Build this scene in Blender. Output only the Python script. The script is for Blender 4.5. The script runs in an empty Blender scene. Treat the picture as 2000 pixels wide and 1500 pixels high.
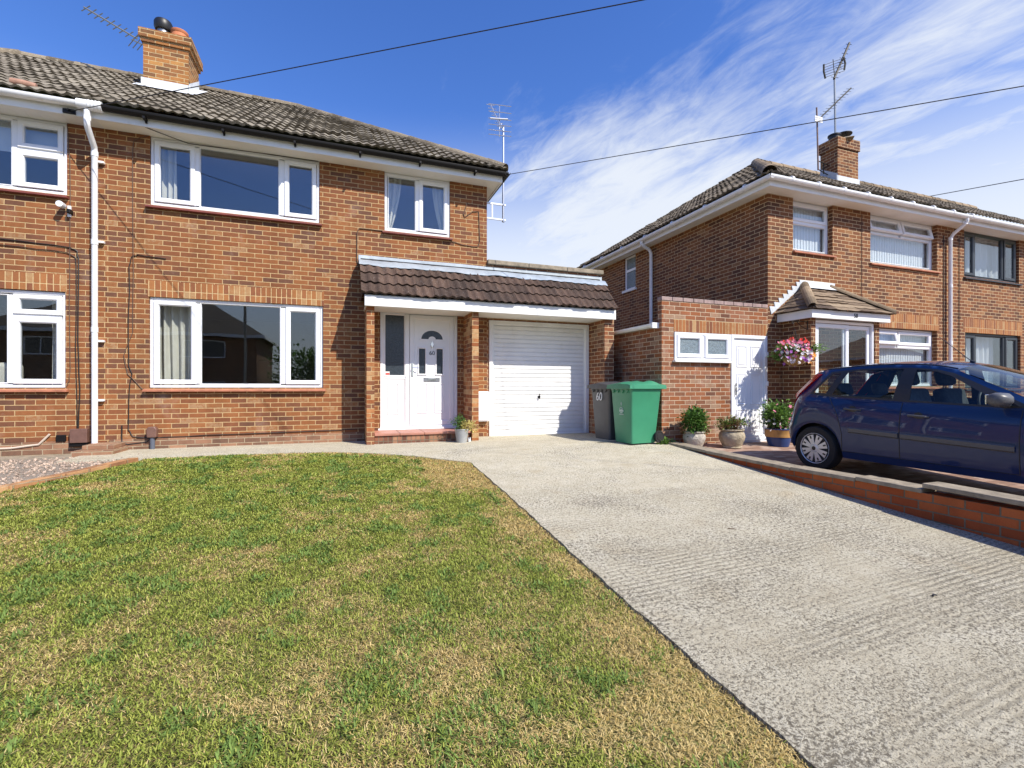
import bpy, bmesh, math, random
import numpy as np
from mathutils import Vector, Matrix, Euler
random.seed(7)
R = math.radians
PI = math.pi
scene = bpy.context.scene
COL = scene.collection

# ------------------------------------------------------------------ camera, world, sun, exposure
CAMZ = 0.92
YAW = math.atan(333 / 918.0)
cam = bpy.data.cameras.new('camera')
cam.lens = 918.0 / 2000 * 36
cam.sensor_width = 36
cam.shift_y = 7 / 2000
cam.clip_start = 0.05
cam.clip_end = 2000
camo = bpy.data.objects.new('camera', cam)
camo.location = (0, 0, CAMZ)
camo.rotation_euler = (PI / 2, 0, -YAW)
COL.objects.link(camo)
scene.camera = camo

SUN = Vector((0.62, -1.0, 1.21)).normalized()
world = bpy.data.worlds.new('World')
scene.world = world
world.use_nodes = True
nt = world.node_tree
nt.nodes.clear()


class NT:
    """tiny helper for writing node trees"""
    def __init__(s, tree):
        s.t = tree

    def n(s, typ, ins=None, **kw):
        nd = s.t.nodes.new(typ)
        for k, v in kw.items():
            setattr(nd, k, v)
        if ins:
            for k, v in ins.items():
                sock = nd.inputs[k]
                if isinstance(v, bpy.types.NodeSocket):
                    s.t.links.new(v, sock)
                else:
                    sock.default_value = v
        return nd

    def math(s, op, a, b=0.0, clamp=False):
        nd = s.n('ShaderNodeMath', {0: a, 1: b}, operation=op)
        nd.use_clamp = clamp
        return nd.outputs[0]

    def mix(s, f, a, b, blend='MIX'):
        nd = s.n('ShaderNodeMix', {}, data_type='RGBA', blend_type=blend)
        for k, v in ((0, f), (6, a), (7, b)):
            if isinstance(v, bpy.types.NodeSocket):
                s.t.links.new(v, nd.inputs[k])
            else:
                nd.inputs[k].default_value = v if k == 0 else (v + (1,) if len(v) == 3 else v)
        return nd.outputs[2]

    def ramp(s, f, stops, interp='LINEAR'):
        nd = s.n('ShaderNodeValToRGB', {0: f})
        cr = nd.color_ramp
        cr.interpolation = interp
        while len(cr.elements) < len(stops):
            cr.elements.new(0.5)
        for e, (p, c) in zip(cr.elements, stops):
            e.position = p
            e.color = (c, c, c, 1) if isinstance(c, (int, float)) else tuple(c) + (1,)
        return nd.outputs[0]

    def noise(s, vec, scale, detail=4, rough=0.55, dist=0.0):
        nd = s.n('ShaderNodeTexNoise', {'Scale': scale, 'Detail': detail, 'Roughness': rough, 'Distortion': dist})
        if vec is not None:
            s.t.links.new(vec, nd.inputs['Vector'])
        return nd.outputs[0]

    def comb(s, x, y, z=0.0):
        return s.n('ShaderNodeCombineXYZ', {0: x, 1: y, 2: z}).outputs[0]


w = NT(nt)
sky = w.n('ShaderNodeTexSky', sky_type='NISHITA', sun_disc=False)
sky.sun_elevation = math.asin(SUN.z)
sky.sun_rotation = math.atan2(SUN.x, SUN.y)
sky.air_density = 1.0
sky.dust_density = 0.3
sky.ozone_density = 2.5
skyc = w.n('ShaderNodeHueSaturation', {'Hue': 0.517, 'Saturation': 1.28, 'Value': 1.13, 'Color': sky.outputs[0]}).outputs[0]
gen = w.n('ShaderNodeTexCoord').outputs['Generated']
sp = w.n('ShaderNodeSeparateXYZ', {0: gen})
dx, dy, dz = sp.outputs
den = w.math('ADD', w.math('MAXIMUM', dz, 0.0), 0.16)
cu = w.math('DIVIDE', dx, den)
cv = w.math('DIVIDE', dy, den)
# rotate the cloud plane so that the streaks run diagonally, then stretch them
ca, sa = math.cos(R(104)), math.sin(R(104))
ru = w.math('ADD', w.math('MULTIPLY', cu, ca), w.math('MULTIPLY', cv, sa))
rv = w.math('SUBTRACT', w.math('MULTIPLY', cv, ca), w.math('MULTIPLY', cu, sa))
cvec = w.comb(w.math('MULTIPLY', ru, 0.75), w.math('MULTIPLY', rv, 1.9), 3.3)
n1 = w.noise(cvec, 1.6, 9, 0.62, 0.55)
n2 = w.noise(cvec, 6.5, 6, 0.65, 0.8)
n3 = w.noise(cvec, 0.55, 3, 0.5, 0.2)
# clouds gather to the right of the view and low down; the upper left stays clear
side = w.math('ADD', w.math('MULTIPLY', dx, 0.62), w.math('MULTIPLY', dz, -0.55))
side = w.math('ADD', side, w.math('MULTIPLY', w.math('SUBTRACT', n3, 0.5), 0.5))
side = w.math('SUBTRACT', side, w.n('ShaderNodeMapRange', {'Value': dy, 'From Min': 0.15, 'From Max': -0.35, 'To Min': 0.0, 'To Max': 0.16}).outputs[0])
cover = w.n('ShaderNodeMapRange', {'Value': side, 'From Min': -0.30, 'From Max': 0.30, 'To Min': -0.24, 'To Max': 0.14}).outputs[0]
blob = w.n('ShaderNodeVectorMath', {0: gen, 1: (0.50, 0.815, 0.29)}, operation='DOT_PRODUCT').outputs['Value']
blob = w.n('ShaderNodeMapRange', {'Value': blob, 'From Min': 0.94, 'From Max': 1.0, 'To Min': 0.0, 'To Max': 0.30}, interpolation_type='SMOOTHSTEP').outputs[0]
cover = w.math('ADD', cover, blob)
dens = w.math('ADD', w.math('ADD', w.math('MULTIPLY', n1, 0.64), w.math('MULTIPLY', n2, 0.36)), cover)
mask = w.n('ShaderNodeMapRange', {'Value': dens, 'From Min': 0.42, 'From Max': 0.86, 'To Min': 0.0, 'To Max': 0.92}, interpolation_type='SMOOTHSTEP').outputs[0]
hz = w.n('ShaderNodeMapRange', {'Value': w.math('SUBTRACT', dz, w.math('MULTIPLY', w.math('ADD', dx, dy), 0.07)), 'From Min': 0.12, 'From Max': 0.44, 'To Min': 0.92, 'To Max': 0.0}, interpolation_type='SMOOTHSTEP').outputs[0]
mask = w.math('MAXIMUM', mask, hz)
skyfinal = w.mix(mask, skyc, (4.35, 4.6, 4.95))
bg = w.n('ShaderNodeBackground', {'Color': skyfinal, 'Strength': 0.15})
wo = w.n('ShaderNodeOutputWorld', {'Surface': bg.outputs[0]})

sl = bpy.data.lights.new('sun', 'SUN')
sl.energy = 5.0
sl.angle = R(0.5)
sl.color = (1.0, 0.94, 0.82)
so = bpy.data.objects.new('sun', sl)
so.rotation_euler = SUN.to_track_quat('Z', 'Y').to_euler()
so.location = (10, -16, 20)
COL.objects.link(so)
scene.view_settings.view_transform = 'Standard'
scene.view_settings.look = 'None'
scene.view_settings.gamma = 1
scene.view_settings.exposure = 0.42

# ------------------------------------------------------------------ materials
def newmat(name):
    m = bpy.data.materials.new(name)
    m.use_nodes = True
    m.node_tree.nodes.clear()
    t = NT(m.node_tree)
    out = t.n('ShaderNodeOutputMaterial')
    b = t.n('ShaderNodeBsdfPrincipled')
    m.node_tree.links.new(b.outputs[0], out.inputs[0])
    return m, t, b, out


def setin(t, b, **kw):
    for k, v in kw.items():
        k = k.replace('_', ' ')
        if isinstance(v, bpy.types.NodeSocket):
            t.t.links.new(v, b.inputs[k])
        else:
            b.inputs[k].default_value = v


def obco(t):
    return t.n('ShaderNodeTexCoord').outputs['Object']


def bump(t, b, h, strength, dist):
    nd = t.n('ShaderNodeBump', {'Height': h, 'Strength': strength, 'Distance': dist})
    t.t.links.new(nd.outputs[0], b.inputs['Normal'])
    return nd


def pbr(name, col, rough=0.5, metal=0.0, noise=None, bmp=None, var=0.0, coat=0.0, spec=0.5, dirt=None, transl=0.0):
    m, t, b, out = newmat(name)
    co = obco(t)
    c = None
    if noise:
        f = t.noise(co, noise[0], 5, 0.6)
        lo = tuple(x * (1 - noise[1]) for x in col)
        hi = tuple(min(1, x * (1 + noise[1])) for x in col)
        c = t.mix(t.ramp(f, [(0.3, 0), (0.7, 1)]), lo, hi)
    if dirt:  # (scale, threshold, colour, amount)
        f = t.noise(co, dirt[0], 6, 0.65)
        f = t.ramp(f, [(dirt[1], 0), (dirt[1] + 0.18, dirt[3])])
        c = t.mix(f, c if c else col, dirt[2])
    if var:
        a = t.n('ShaderNodeAttribute', attribute_name='var').outputs['Fac']
        k = t.n('ShaderNodeMapRange', {'Value': a, 'To Min': 1 - var, 'To Max': 1 + var}).outputs[0]
        c = t.n('ShaderNodeVectorMath', {0: c if c else tuple(col), 'Scale': k}, operation='SCALE').outputs[0]
    setin(t, b, Base_Color=c if c else tuple(col) + (1,), Roughness=rough, Metallic=metal, Coat_Weight=coat, Coat_Roughness=0.03)
    b.inputs['Specular IOR Level'].default_value = spec
    if bmp:
        bump(t, b, t.noise(co, bmp[0], 5, 0.6), bmp[1], bmp[2])
    if transl:
        tr = t.n('ShaderNodeBsdfTranslucent')
        if c:
            t.t.links.new(c, tr.inputs[0])
        else:
            tr.inputs[0].default_value = tuple(col) + (1,)
        mx = t.n('ShaderNodeMixShader', {0: transl, 1: b.outputs[0], 2: tr.outputs[0]})
        t.t.links.new(mx.outputs[0], out.inputs[0])
    return m


def brick(name, stops, mortar, soldier=False, weather=0.25, mort=0.0065, rough=0.9, off=(0, 0), bw=0.225, bh=0.075, pale=0.0):
    m, t, b, out = newmat(name)
    co = obco(t)
    s = t.n('ShaderNodeSeparateXYZ', {0: co}).outputs
    nrm = t.n('ShaderNodeSeparateXYZ', {0: t.n('ShaderNodeNewGeometry').outputs['Normal']}).outputs
    isx = t.math('GREATER_THAN', t.math('ABSOLUTE', nrm[0]), 0.7)
    isz = t.math('GREATER_THAN', t.math('ABSOLUTE', nrm[2]), 0.7)
    def sel(f, a, c):
        return t.n('ShaderNodeMix', {0: f, 2: a, 3: c}, data_type='FLOAT').outputs[0]
    u = t.math('ADD', sel(isx, s[0], s[1]), off[0] + 50.0 * bw)
    v = t.math('ADD', sel(isz, s[2], s[1]), off[1] + 50.0 * bh)
    # small waviness so that the joints are not ruled lines
    wob = t.noise(co, 9.0, 2)
    wv = t.math('MULTIPLY', t.math('SUBTRACT', wob, 0.5), 0.007)
    u2 = t.math('ADD', u, wv)
    v2 = t.math('ADD', v, wv)
    vec = t.comb(v2, u2) if soldier else t.comb(u2, v2)
    br = t.n('ShaderNodeTexBrick', {'Vector': vec, 'Color1': (0, 0, 0, 1), 'Color2': (1, 1, 1, 1), 'Mortar': (0, 0, 0, 1),
                                    'Scale': 1.0, 'Mortar Size': mort, 'Mortar Smooth': 0.25, 'Bias': 0.0,
                                    'Brick Width': bw, 'Row Height': bh}, offset=0.0 if soldier else 0.5, offset_frequency=2)
    fac = br.outputs['Fac']
    rnd = t.n('ShaderNodeSeparateColor', {0: br.outputs['Color']}).outputs[0]
    big = t.noise(co, 1.1, 4, 0.6)
    mid = t.noise(co, 17, 5, 0.7)
    fine = t.noise(co, 90, 3, 0.6)
    rn = t.math('ADD', rnd, t.math('MULTIPLY', t.math('SUBTRACT', mid, 0.5), 0.55), clamp=True)
    c = t.ramp(rn, stops)
    k = t.math('ADD', 1.0 - 0.35 * 0.5 - weather * 0.5, t.math('ADD', t.math('MULTIPLY', fine, 0.35), t.math('MULTIPLY', big, weather)))
    c = t.n('ShaderNodeVectorMath', {0: c, 'Scale': k}, operation='SCALE').outputs[0]
    mo = t.mix(t.ramp(mid, [(0.3, 0), (0.55, 1)]), tuple(x * 0.7 for x in mortar), mortar)
    gs = t.n('ShaderNodeMapping', {0: co, 'Scale': (2.6, 2.6, 0.35)}).outputs[0]
    gr = t.ramp(t.noise(gs, 1.0, 5, 0.65), [(0.45, 1.0), (0.72, 0.72)])
    c = t.n('ShaderNodeVectorMath', {0: c, 'Scale': gr}, operation='SCALE').outputs[0]
    if pale:
        pf = t.ramp(t.noise(co, 2.2, 6, 0.7), [(0.56, 0), (0.72, pale)])
        c = t.mix(pf, c, (0.5, 0.42, 0.36))
    c = t.mix(fac, c, mo)
    setin(t, b, Base_Color=c, Roughness=rough)
    b.inputs['Specular IOR Level'].default_value = 0.25
    h = t.math('ADD', t.math('MULTIPLY', t.math('SUBTRACT', 1.0, fac), 1.0), t.math('MULTIPLY', mid, 0.4))
    bump(t, b, h, 0.8, 0.008)
    return m


MAINST = [(0.0, (0.14, 0.066, 0.042)), (0.3, (0.206, 0.0779, 0.036)), (0.55, (0.2465, 0.092, 0.0373)), (0.82, (0.2777, 0.1065, 0.0398)), (0.95, (0.2965, 0.1351, 0.0572)), (1.0, (0.337, 0.1923, 0.1023))]
NBST = [(0.0, (0.1069, 0.0504, 0.0313)), (0.3, (0.1582, 0.0656, 0.0346)), (0.6, (0.2095, 0.0823, 0.0362)), (0.88, (0.248, 0.1024, 0.0412)), (1.0, (0.2821, 0.1511, 0.0741))]
REDST = [(0.0, (0.148, 0.0674, 0.0439)), (0.25, (0.2181, 0.0927, 0.0495)), (0.55, (0.2882, 0.0969, 0.0359)), (0.8, (0.2882, 0.1264, 0.0718)), (1.0, (0.3272, 0.2107, 0.1357))]
SOLST = [(0.0, (0.204, 0.0797, 0.0431)), (0.3, (0.2975, 0.1151, 0.0474)), (0.75, (0.3485, 0.1461, 0.0533)), (1.0, (0.408, 0.2568, 0.1292))]
m_brick = brick('brick_main', MAINST, (0.54, 0.37, 0.19), off=(0.07, 0.0), pale=0.22)
m_brick_red = brick('brick_garage', REDST, (0.60, 0.44, 0.27), off=(0.0, 0.02))
m_brick_pier = brick('brick_pier', REDST[1:3] + [(0.8, (0.45, 0.2, 0.08)), (1.0, (0.5, 0.34, 0.18))], (0.55, 0.38, 0.2), bw=0.225, off=(0.11, 0.02))
m_soldier = brick('brick_soldier', SOLST, (0.62, 0.44, 0.23), soldier=True, off=(0.02, 0.16))
m_plinth = brick('brick_plinth', [(0, (0.16, 0.09, 0.06)), (0.5, (0.27, 0.14, 0.085)), (1, (0.36, 0.2, 0.12))], (0.42, 0.33, 0.22), off=(0.1, 0.03))
m_brick_nb = brick('brick_neighbour', NBST, (0.58, 0.42, 0.25), off=(0.03, 0.01))
m_brick_annex = brick('brick_annex', REDST, (0.55, 0.42, 0.29), off=(0.02, 0.03), pale=0.4)
m_soldier_nb = brick('brick_soldier_neighbour', SOLST, (0.5, 0.36, 0.2), soldier=True, off=(0.05, 0.11))
m_brick_low = brick('brick_low_wall', [(0, (0.28, 0.065, 0.022)), (0.5, (0.37, 0.085, 0.026)), (1, (0.43, 0.12, 0.04))], (0.17, 0.14, 0.10), weather=0.35, bw=0.24, bh=0.085, mort=0.007, off=(0, 0.02))
m_brick_chim = brick('brick_chimney', [(0, (0.14, 0.075, 0.04)), (0.4, (0.27, 0.115, 0.045)), (0.8, (0.37, 0.16, 0.052)), (1, (0.42, 0.21, 0.07))], (0.6, 0.45, 0.24), off=(0.0, 0.03), weather=0.6)
m_brick_far = brick('brick_far', NBST, (0.4, 0.3, 0.2))

m_white = pbr('white_upvc', (0.78, 0.79, 0.82), 0.28, noise=(3, 0.03))
m_white_paint = pbr('white_paint', (0.77, 0.77, 0.76), 0.5, noise=(2.5, 0.05), dirt=(4, 0.58, (0.5, 0.46, 0.38), 0.4))
m_soffit = pbr('soffit_board', (0.80, 0.78, 0.72), 0.6, noise=(1.5, 0.07))
m_gutter_w = pbr('white_gutter', (0.80, 0.81, 0.83), 0.35, noise=(6, 0.07), dirt=(9, 0.6, (0.42, 0.40, 0.36), 0.55))
m_black_pl = pbr('black_plastic', (0.010, 0.009, 0.009), 0.5, spec=0.22)
m_anth = pbr('anthracite_frame', (0.028, 0.035, 0.043), 0.4)
m_sill = pbr('sill_tile', (0.20, 0.055, 0.04), 0.45, noise=(8, 0.25))
m_sill_o = pbr('sill_orange', (0.42, 0.16, 0.09), 0.55, noise=(8, 0.25))
m_lead = pbr('lead_flashing', (0.36, 0.41, 0.46), 0.42, metal=0.15, noise=(4, 0.18), bmp=(7, 0.6, 0.02))
m_lead_w = pbr('pale_flashing', (0.62, 0.65, 0.68), 0.45, noise=(6, 0.12), bmp=(14, 0.4, 0.02))
m_coping = pbr('concrete_coping', (0.27, 0.225, 0.165), 0.9, noise=(9, 0.3), bmp=(40, 0.6, 0.01), dirt=(5, 0.55, (0.12, 0.11, 0.08), 0.6))
m_steptile = pbr('red_quarry_tile', (0.40, 0.18, 0.125), 0.5, noise=(4, 0.2))
m_rowlock = brick('brick_step', [(0, (0.13, 0.06, 0.04)), (0.5, (0.24, 0.1, 0.06)), (1, (0.36, 0.19, 0.11))], (0.2, 0.16, 0.11), soldier=True, off=(0.03, 0.11), bw=0.3)
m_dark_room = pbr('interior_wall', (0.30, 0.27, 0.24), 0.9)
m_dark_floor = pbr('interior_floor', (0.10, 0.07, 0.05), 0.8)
m_curtain = pbr('cream_curtain', (0.78, 0.75, 0.66), 0.9, noise=(5, 0.06), transl=0.25)
m_net = pbr('net_curtain', (0.80, 0.83, 0.87), 0.9, transl=0.35)
m_blind = pbr('blind_slats', (0.82, 0.85, 0.88), 0.7, transl=0.15)
m_chrome = pbr('chrome', (0.75, 0.75, 0.75), 0.15, metal=1.0)
m_dullmetal = pbr('dull_metal', (0.34, 0.35, 0.36), 0.4, metal=0.8)
m_alu = pbr('aluminium', (0.62, 0.63, 0.65), 0.35, metal=0.9)
m_black = pbr('black_paint', (0.012, 0.012, 0.013), 0.45)
m_terracotta = pbr('terracotta', (0.46, 0.16, 0.07), 0.75, noise=(10, 0.2))
m_brown_pl = pbr('brown_plastic', (0.16, 0.085, 0.065), 0.45, noise=(12, 0.15))
m_grey_pl = pbr('grey_plastic', (0.10, 0.115, 0.15), 0.4)
m_cable = pbr('black_cable', (0.018, 0.014, 0.012), 0.5)
m_cable_b = pbr('brown_cable', (0.12, 0.07, 0.045), 0.6)
m_cable_w = pbr('cream_cable', (0.62, 0.52, 0.42), 0.6)
m_meter = pbr('meter_box_plastic', (0.74, 0.75, 0.77), 0.45, noise=(2, 0.03))
m_red = pbr('red_print', (0.62, 0.05, 0.03), 0.5)
m_pale_print = pbr('pale_print', (0.42, 0.55, 0.47), 0.5)
m_bin_green = pbr('green_bin_plastic', (0.045, 0.24, 0.13), 0.38, noise=(4, 0.06), bmp=(60, 0.1, 0.005))
m_bin_grey = pbr('grey_bin_plastic', (0.058, 0.060, 0.066), 0.42, noise=(5, 0.18), dirt=(6, 0.6, (0.13, 0.13, 0.13), 0.4))
m_rubber = pbr('rubber', (0.013, 0.013, 0.014), 0.8, bmp=(50, 0.3, 0.01))
m_stone_pot = pbr('stone_pot', (0.37, 0.31, 0.22), 0.9, noise=(12, 0.25), bmp=(20, 0.7, 0.03), dirt=(7, 0.56, (0.2, 0.18, 0.13), 0.6))
m_stone_pot2 = pbr('pale_stone_pot', (0.42, 0.38, 0.32), 0.9, noise=(12, 0.25), bmp=(20, 0.8, 0.03), dirt=(7, 0.56, (0.24, 0.22, 0.2), 0.6))
m_zinc = pbr('zinc_pot', (0.36, 0.37, 0.37), 0.55, metal=0.2, noise=(6, 0.15))
m_blue_glaze = pbr('blue_glaze', (0.02, 0.055, 0.19), 0.3)
m_tan_glaze = pbr('tan_glaze', (0.48, 0.27, 0.09), 0.55, noise=(8, 0.2))
m_wicker = pbr('wicker_liner', (0.40, 0.24, 0.09), 0.9, noise=(25, 0.4), bmp=(40, 0.8, 0.02))
m_soilp = pbr('potting_soil', (0.04, 0.028, 0.02), 0.95)
def leafm(name, c, var=0.55):
    return pbr(name, c, 0.5, var=var, transl=0.3, noise=(9, 0.25))
m_leaf = leafm('leaf_green', (0.13, 0.24, 0.045))
m_leaf_d = leafm('leaf_dark', (0.07, 0.155, 0.03))
m_leaf_y = leafm('leaf_straw', (0.55, 0.47, 0.16), 0.35)
m_leaf_o = leafm('leaf_olive', (0.16, 0.17, 0.045))
m_leaf_r = leafm('leaf_rust', (0.20, 0.11, 0.06))
m_stem = pbr('stem_wood', (0.12, 0.08, 0.05), 0.9)
m_pink = pbr('pink_petal', (0.78, 0.22, 0.36), 0.6, var=0.3, transl=0.3)
m_redp = pbr('red_petal', (0.72, 0.03, 0.02), 0.6, var=0.3, transl=0.25)
m_whitep = pbr('white_petal', (0.82, 0.78, 0.82), 0.6, var=0.12, transl=0.3)
m_purp = pbr('purple_petal', (0.36, 0.10, 0.45), 0.6, var=0.3, transl=0.3)
m_yelp = pbr('orange_petal', (0.8, 0.34, 0.05), 0.6, var=0.3, transl=0.3)
m_stake = pbr('iron', (0.02, 0.018, 0.016), 0.6, metal=0.4)


def roofmat(name, a, bcol, cdark, lich, lichthr, lamt=0.7, spot=26):
    m, t, b, out = newmat(name)
    co = obco(t)
    att = t.n('ShaderNodeAttribute', attribute_name='var').outputs['Fac']
    n = t.noise(co, 3.0, 6, 0.65)
    f = t.math('ADD', t.math('MULTIPLY', att, 0.55), t.math('MULTIPLY', n, 0.55), clamp=True)
    c = t.ramp(f, [(0.2, cdark), (0.5, a), (0.85, bcol)])
    l = t.ramp(t.noise(co, spot, 5, 0.7), [(lichthr, 0), (lichthr + 0.07, lamt)])
    c = t.mix(l, c, lich)
    d = t.ramp(t.noise(co, 11, 6, 0.7), [(0.55, 0), (0.72, 0.75)])
    c = t.mix(d, c, cdark)
    e = t.ramp(t.noise(co, 1.3, 5, 0.65), [(0.5, 0), (0.75, 0.5)])
    c = t.mix(e, c, cdark)
    setin(t, b, Base_Color=c, Roughness=0.9)
    b.inputs['Specular IOR Level'].default_value = 0.2
    bump(t, b, t.noise(co, 60, 5, 0.7), 0.6, 0.012)
    return m


m_roof = roofmat('roof_tile_main', (0.205, 0.178, 0.138), (0.27, 0.24, 0.19), (0.095, 0.08, 0.06), (0.38, 0.345, 0.27), 0.56, 0.5)
m_roof_porch = roofmat('roof_tile_porch', (0.088, 0.056, 0.042), (0.112, 0.072, 0.055), (0.045, 0.032, 0.027), (0.42, 0.39, 0.37), 0.60, 0.7, 55)
m_roof_nb = roofmat('roof_tile_neighbour', (0.16, 0.13, 0.095), (0.235, 0.195, 0.145), (0.06, 0.05, 0.04), (0.4, 0.37, 0.3), 0.6, 0.5)
m_roof_nbp = roofmat('roof_tile_small_porch', (0.20, 0.145, 0.10), (0.29, 0.22, 0.15), (0.07, 0.05, 0.04), (0.4, 0.37, 0.3), 0.6, 0.5)
m_ridge = roofmat('ridge_tile', (0.20, 0.165, 0.12), (0.27, 0.225, 0.165), (0.085, 0.068, 0.048), (0.42, 0.37, 0.27), 0.55, 0.6)
m_ridge_nb = roofmat('ridge_tile_neighbour', (0.27, 0.2, 0.13), (0.33, 0.25, 0.17), (0.12, 0.09, 0.06), (0.42, 0.38, 0.3), 0.6, 0.5)


def glassmat(name, tint=(0.75, 0.8, 0.82), boost=2.1, rough=0.0, bmpv=None):
    m, t, b, out = newmat(name)
    t.t.nodes.remove(b)
    geo = t.n('ShaderNodeNewGeometry')
    cosi = t.math('ABSOLUTE', t.n('ShaderNodeVectorMath', {0: geo.outputs['Incoming'], 1: geo.outputs['Normal']}, operation='DOT_PRODUCT').outputs['Value'])
    f0 = ((boost - 1) / (boost + 1)) ** 2
    fre = t.math('ADD', f0, t.math('MULTIPLY', 1 - f0, t.math('POWER', t.math('SUBTRACT', 1.0, cosi, True), 5.0)))
    tr = t.n('ShaderNodeBsdfTransparent', {'Color': tint + (1,)})
    gl = t.n('ShaderNodeBsdfGlossy', {'Color': (0.9, 0.95, 1.0, 1), 'Roughness': rough})
    bn = t.n('ShaderNodeBump', {'Height': t.noise(obco(t), bmpv[0] if bmpv else 0.9, 2), 'Strength': bmpv[1] if bmpv else 0.04, 'Distance': 0.05})
    t.t.links.new(bn.outputs[0], gl.inputs['Normal'])
    mx = t.n('ShaderNodeMixShader', {0: fre, 1: tr.outputs[0], 2: gl.outputs[0]})
    t.t.links.new(mx.outputs[0], out.inputs[0])
    return m


m_glass = glassmat('window_glass', (0.93, 0.95, 0.955), 1.8)
m_glass_c = glassmat('car_glass', (0.74, 0.82, 0.80), 1.5)
m_obsc = pbr('obscured_glass', (0.17, 0.22, 0.25), 0.25, noise=(60, 0.5), bmp=(90, 0.6, 0.02))
m_obsc_d = pbr('dark_obscured_glass', (0.035, 0.045, 0.058), 0.12, noise=(30, 0.3), bmp=(40, 0.25, 0.02))

# car paint
m_paint, t_, b_, _o = newmat('blue_car_paint')
setin(t_, b_, Base_Color=(0.001, 0.018, 0.085, 1), Roughness=0.45, Metallic=0.0, Specular_IOR_Level=0.2, Coat_Weight=1.0, Coat_Roughness=0.02)
b_.inputs['Coat IOR'].default_value = 1.42
m_trim = pbr('car_black_trim', (0.02, 0.02, 0.023), 0.45)
m_trim_g = pbr('car_grey_trim', (0.085, 0.085, 0.09), 0.42)
m_seat = pbr('seat_fabric', (0.045, 0.05, 0.06), 0.9, noise=(20, 0.3))
m_hub = pbr('silver_wheel_trim', (0.62, 0.62, 0.62), 0.32, metal=0.35)
m_taill = pbr('red_lens', (0.80, 0.025, 0.015), 0.2, coat=0.5, transl=0.4)
m_headl = pbr('clear_lens', (0.6, 0.62, 0.65), 0.1, metal=0.5)

# concrete driveway: tamped ridges across it, pits and stains
m_conc, t_, b_, _o = newmat('driveway_concrete')
co = obco(t_)
s_ = t_.n('ShaderNodeSeparateXYZ', {0: co}).outputs
yy = t_.math('ADD', s_[1], t_.math('MULTIPLY', t_.noise(co, 1.1, 2), 0.07))
yy = t_.math('ADD', yy, t_.math('MULTIPLY', t_.noise(co, 22, 2), 0.018))
yy = t_.math('ADD', yy, t_.math('MULTIPLY', s_[0], -0.06))
wavv = t_.math('SINE', t_.math('MULTIPLY', yy, 2 * PI / 0.047))
stv = t_.comb(t_.math('MULTIPLY', s_[0], 0.35), t_.math('MULTIPLY', s_[1], 1.6))
rmask = t_.ramp(t_.noise(stv, 1.1, 4, 0.6), [(0.42, 0.0), (0.66, 1.0)])
nearm = t_.n('ShaderNodeMapRange', {'Value': s_[1], 'From Min': -1.6, 'From Max': -5.2, 'To Min': 0.03, 'To Max': 1.0}).outputs[0]
rmask = t_.math('MULTIPLY', rmask, nearm)
pit = t_.noise(t_.comb(t_.math('MULTIPLY', s_[0], 0.8), s_[1]), 52, 6, 0.78, 0.4)
pit2 = t_.noise(co, 95, 4, 0.7)
med = t_.noise(co, 6, 5, 0.65)
bigc = t_.noise(co, 0.9, 4, 0.6)
c = t_.ramp(t_.math('ADD', t_.math('MULTIPLY', med, 0.5), t_.math('MULTIPLY', bigc, 0.5)), [(0.3, (0.41, 0.36, 0.26)), (0.5, (0.535, 0.49, 0.375)), (0.72, (0.65, 0.61, 0.50))])
c = t_.mix(t_.ramp(t_.noise(co, 2.4, 4, 0.6), [(0.58, 0), (0.75, 0.4)]), c, (0.42, 0.33, 0.2))
pm = t_.ramp(t_.math('ADD', t_.math('ADD', pit, t_.math('MULTIPLY', nearm, 0.05)), t_.math('MULTIPLY', t_.math('SUBTRACT', bigc, 0.5), 0.3)), [(0.54, 0), (0.61, 0.9)])
c = t_.mix(pm, c, (0.13, 0.112, 0.085))
p2 = t_.math('ADD', pit2, t_.math('MULTIPLY', nearm, 0.045))
p2 = t_.math('ADD', p2, t_.math('MULTIPLY', t_.math('SUBTRACT', t_.noise(stv, 1.9, 5, 0.65), 0.5), 0.38))
p2 = t_.math('ADD', p2, t_.math('MULTIPLY', t_.math('SUBTRACT', med, 0.5), 0.12))
c = t_.mix(t_.ramp(p2, [(0.57, 0), (0.65, 0.8)]), c, (0.15, 0.13, 0.095))
gm = t_.math('MULTIPLY', t_.ramp(t_.math('ADD', t_.math('MULTIPLY', wavv, 0.5), 0.5), [(0.15, 1), (0.5, 0)]), rmask)
gm = t_.math('MULTIPLY', gm, t_.ramp(pit, [(0.30, 0.2), (0.5, 1.0)]))
c = t_.mix(t_.math('MULTIPLY', t_.math('MULTIPLY', gm, 0.85), t_.ramp(t_.noise(co, 4.5, 4, 0.6), [(0.3, 0.4), (0.55, 1.0)])), c, (0.15, 0.13, 0.095))
setin(t_, b_, Base_Color=c, Roughness=0.95)
b_.inputs['Specular IOR Level'].default_value = 0.15
hh = t_.math('ADD', t_.math('MULTIPLY', t_.math('MULTIPLY', wavv, rmask), 0.16), t_.math('MULTIPLY', t_.math('SUBTRACT', 1.0, pit), 0.9))
hh = t_.math('ADD', hh, t_.math('MULTIPLY', t_.math('SUBTRACT', 1.0, pit2), 0.35))
bump(t_, b_, hh, 0.8, 0.022)

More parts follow.
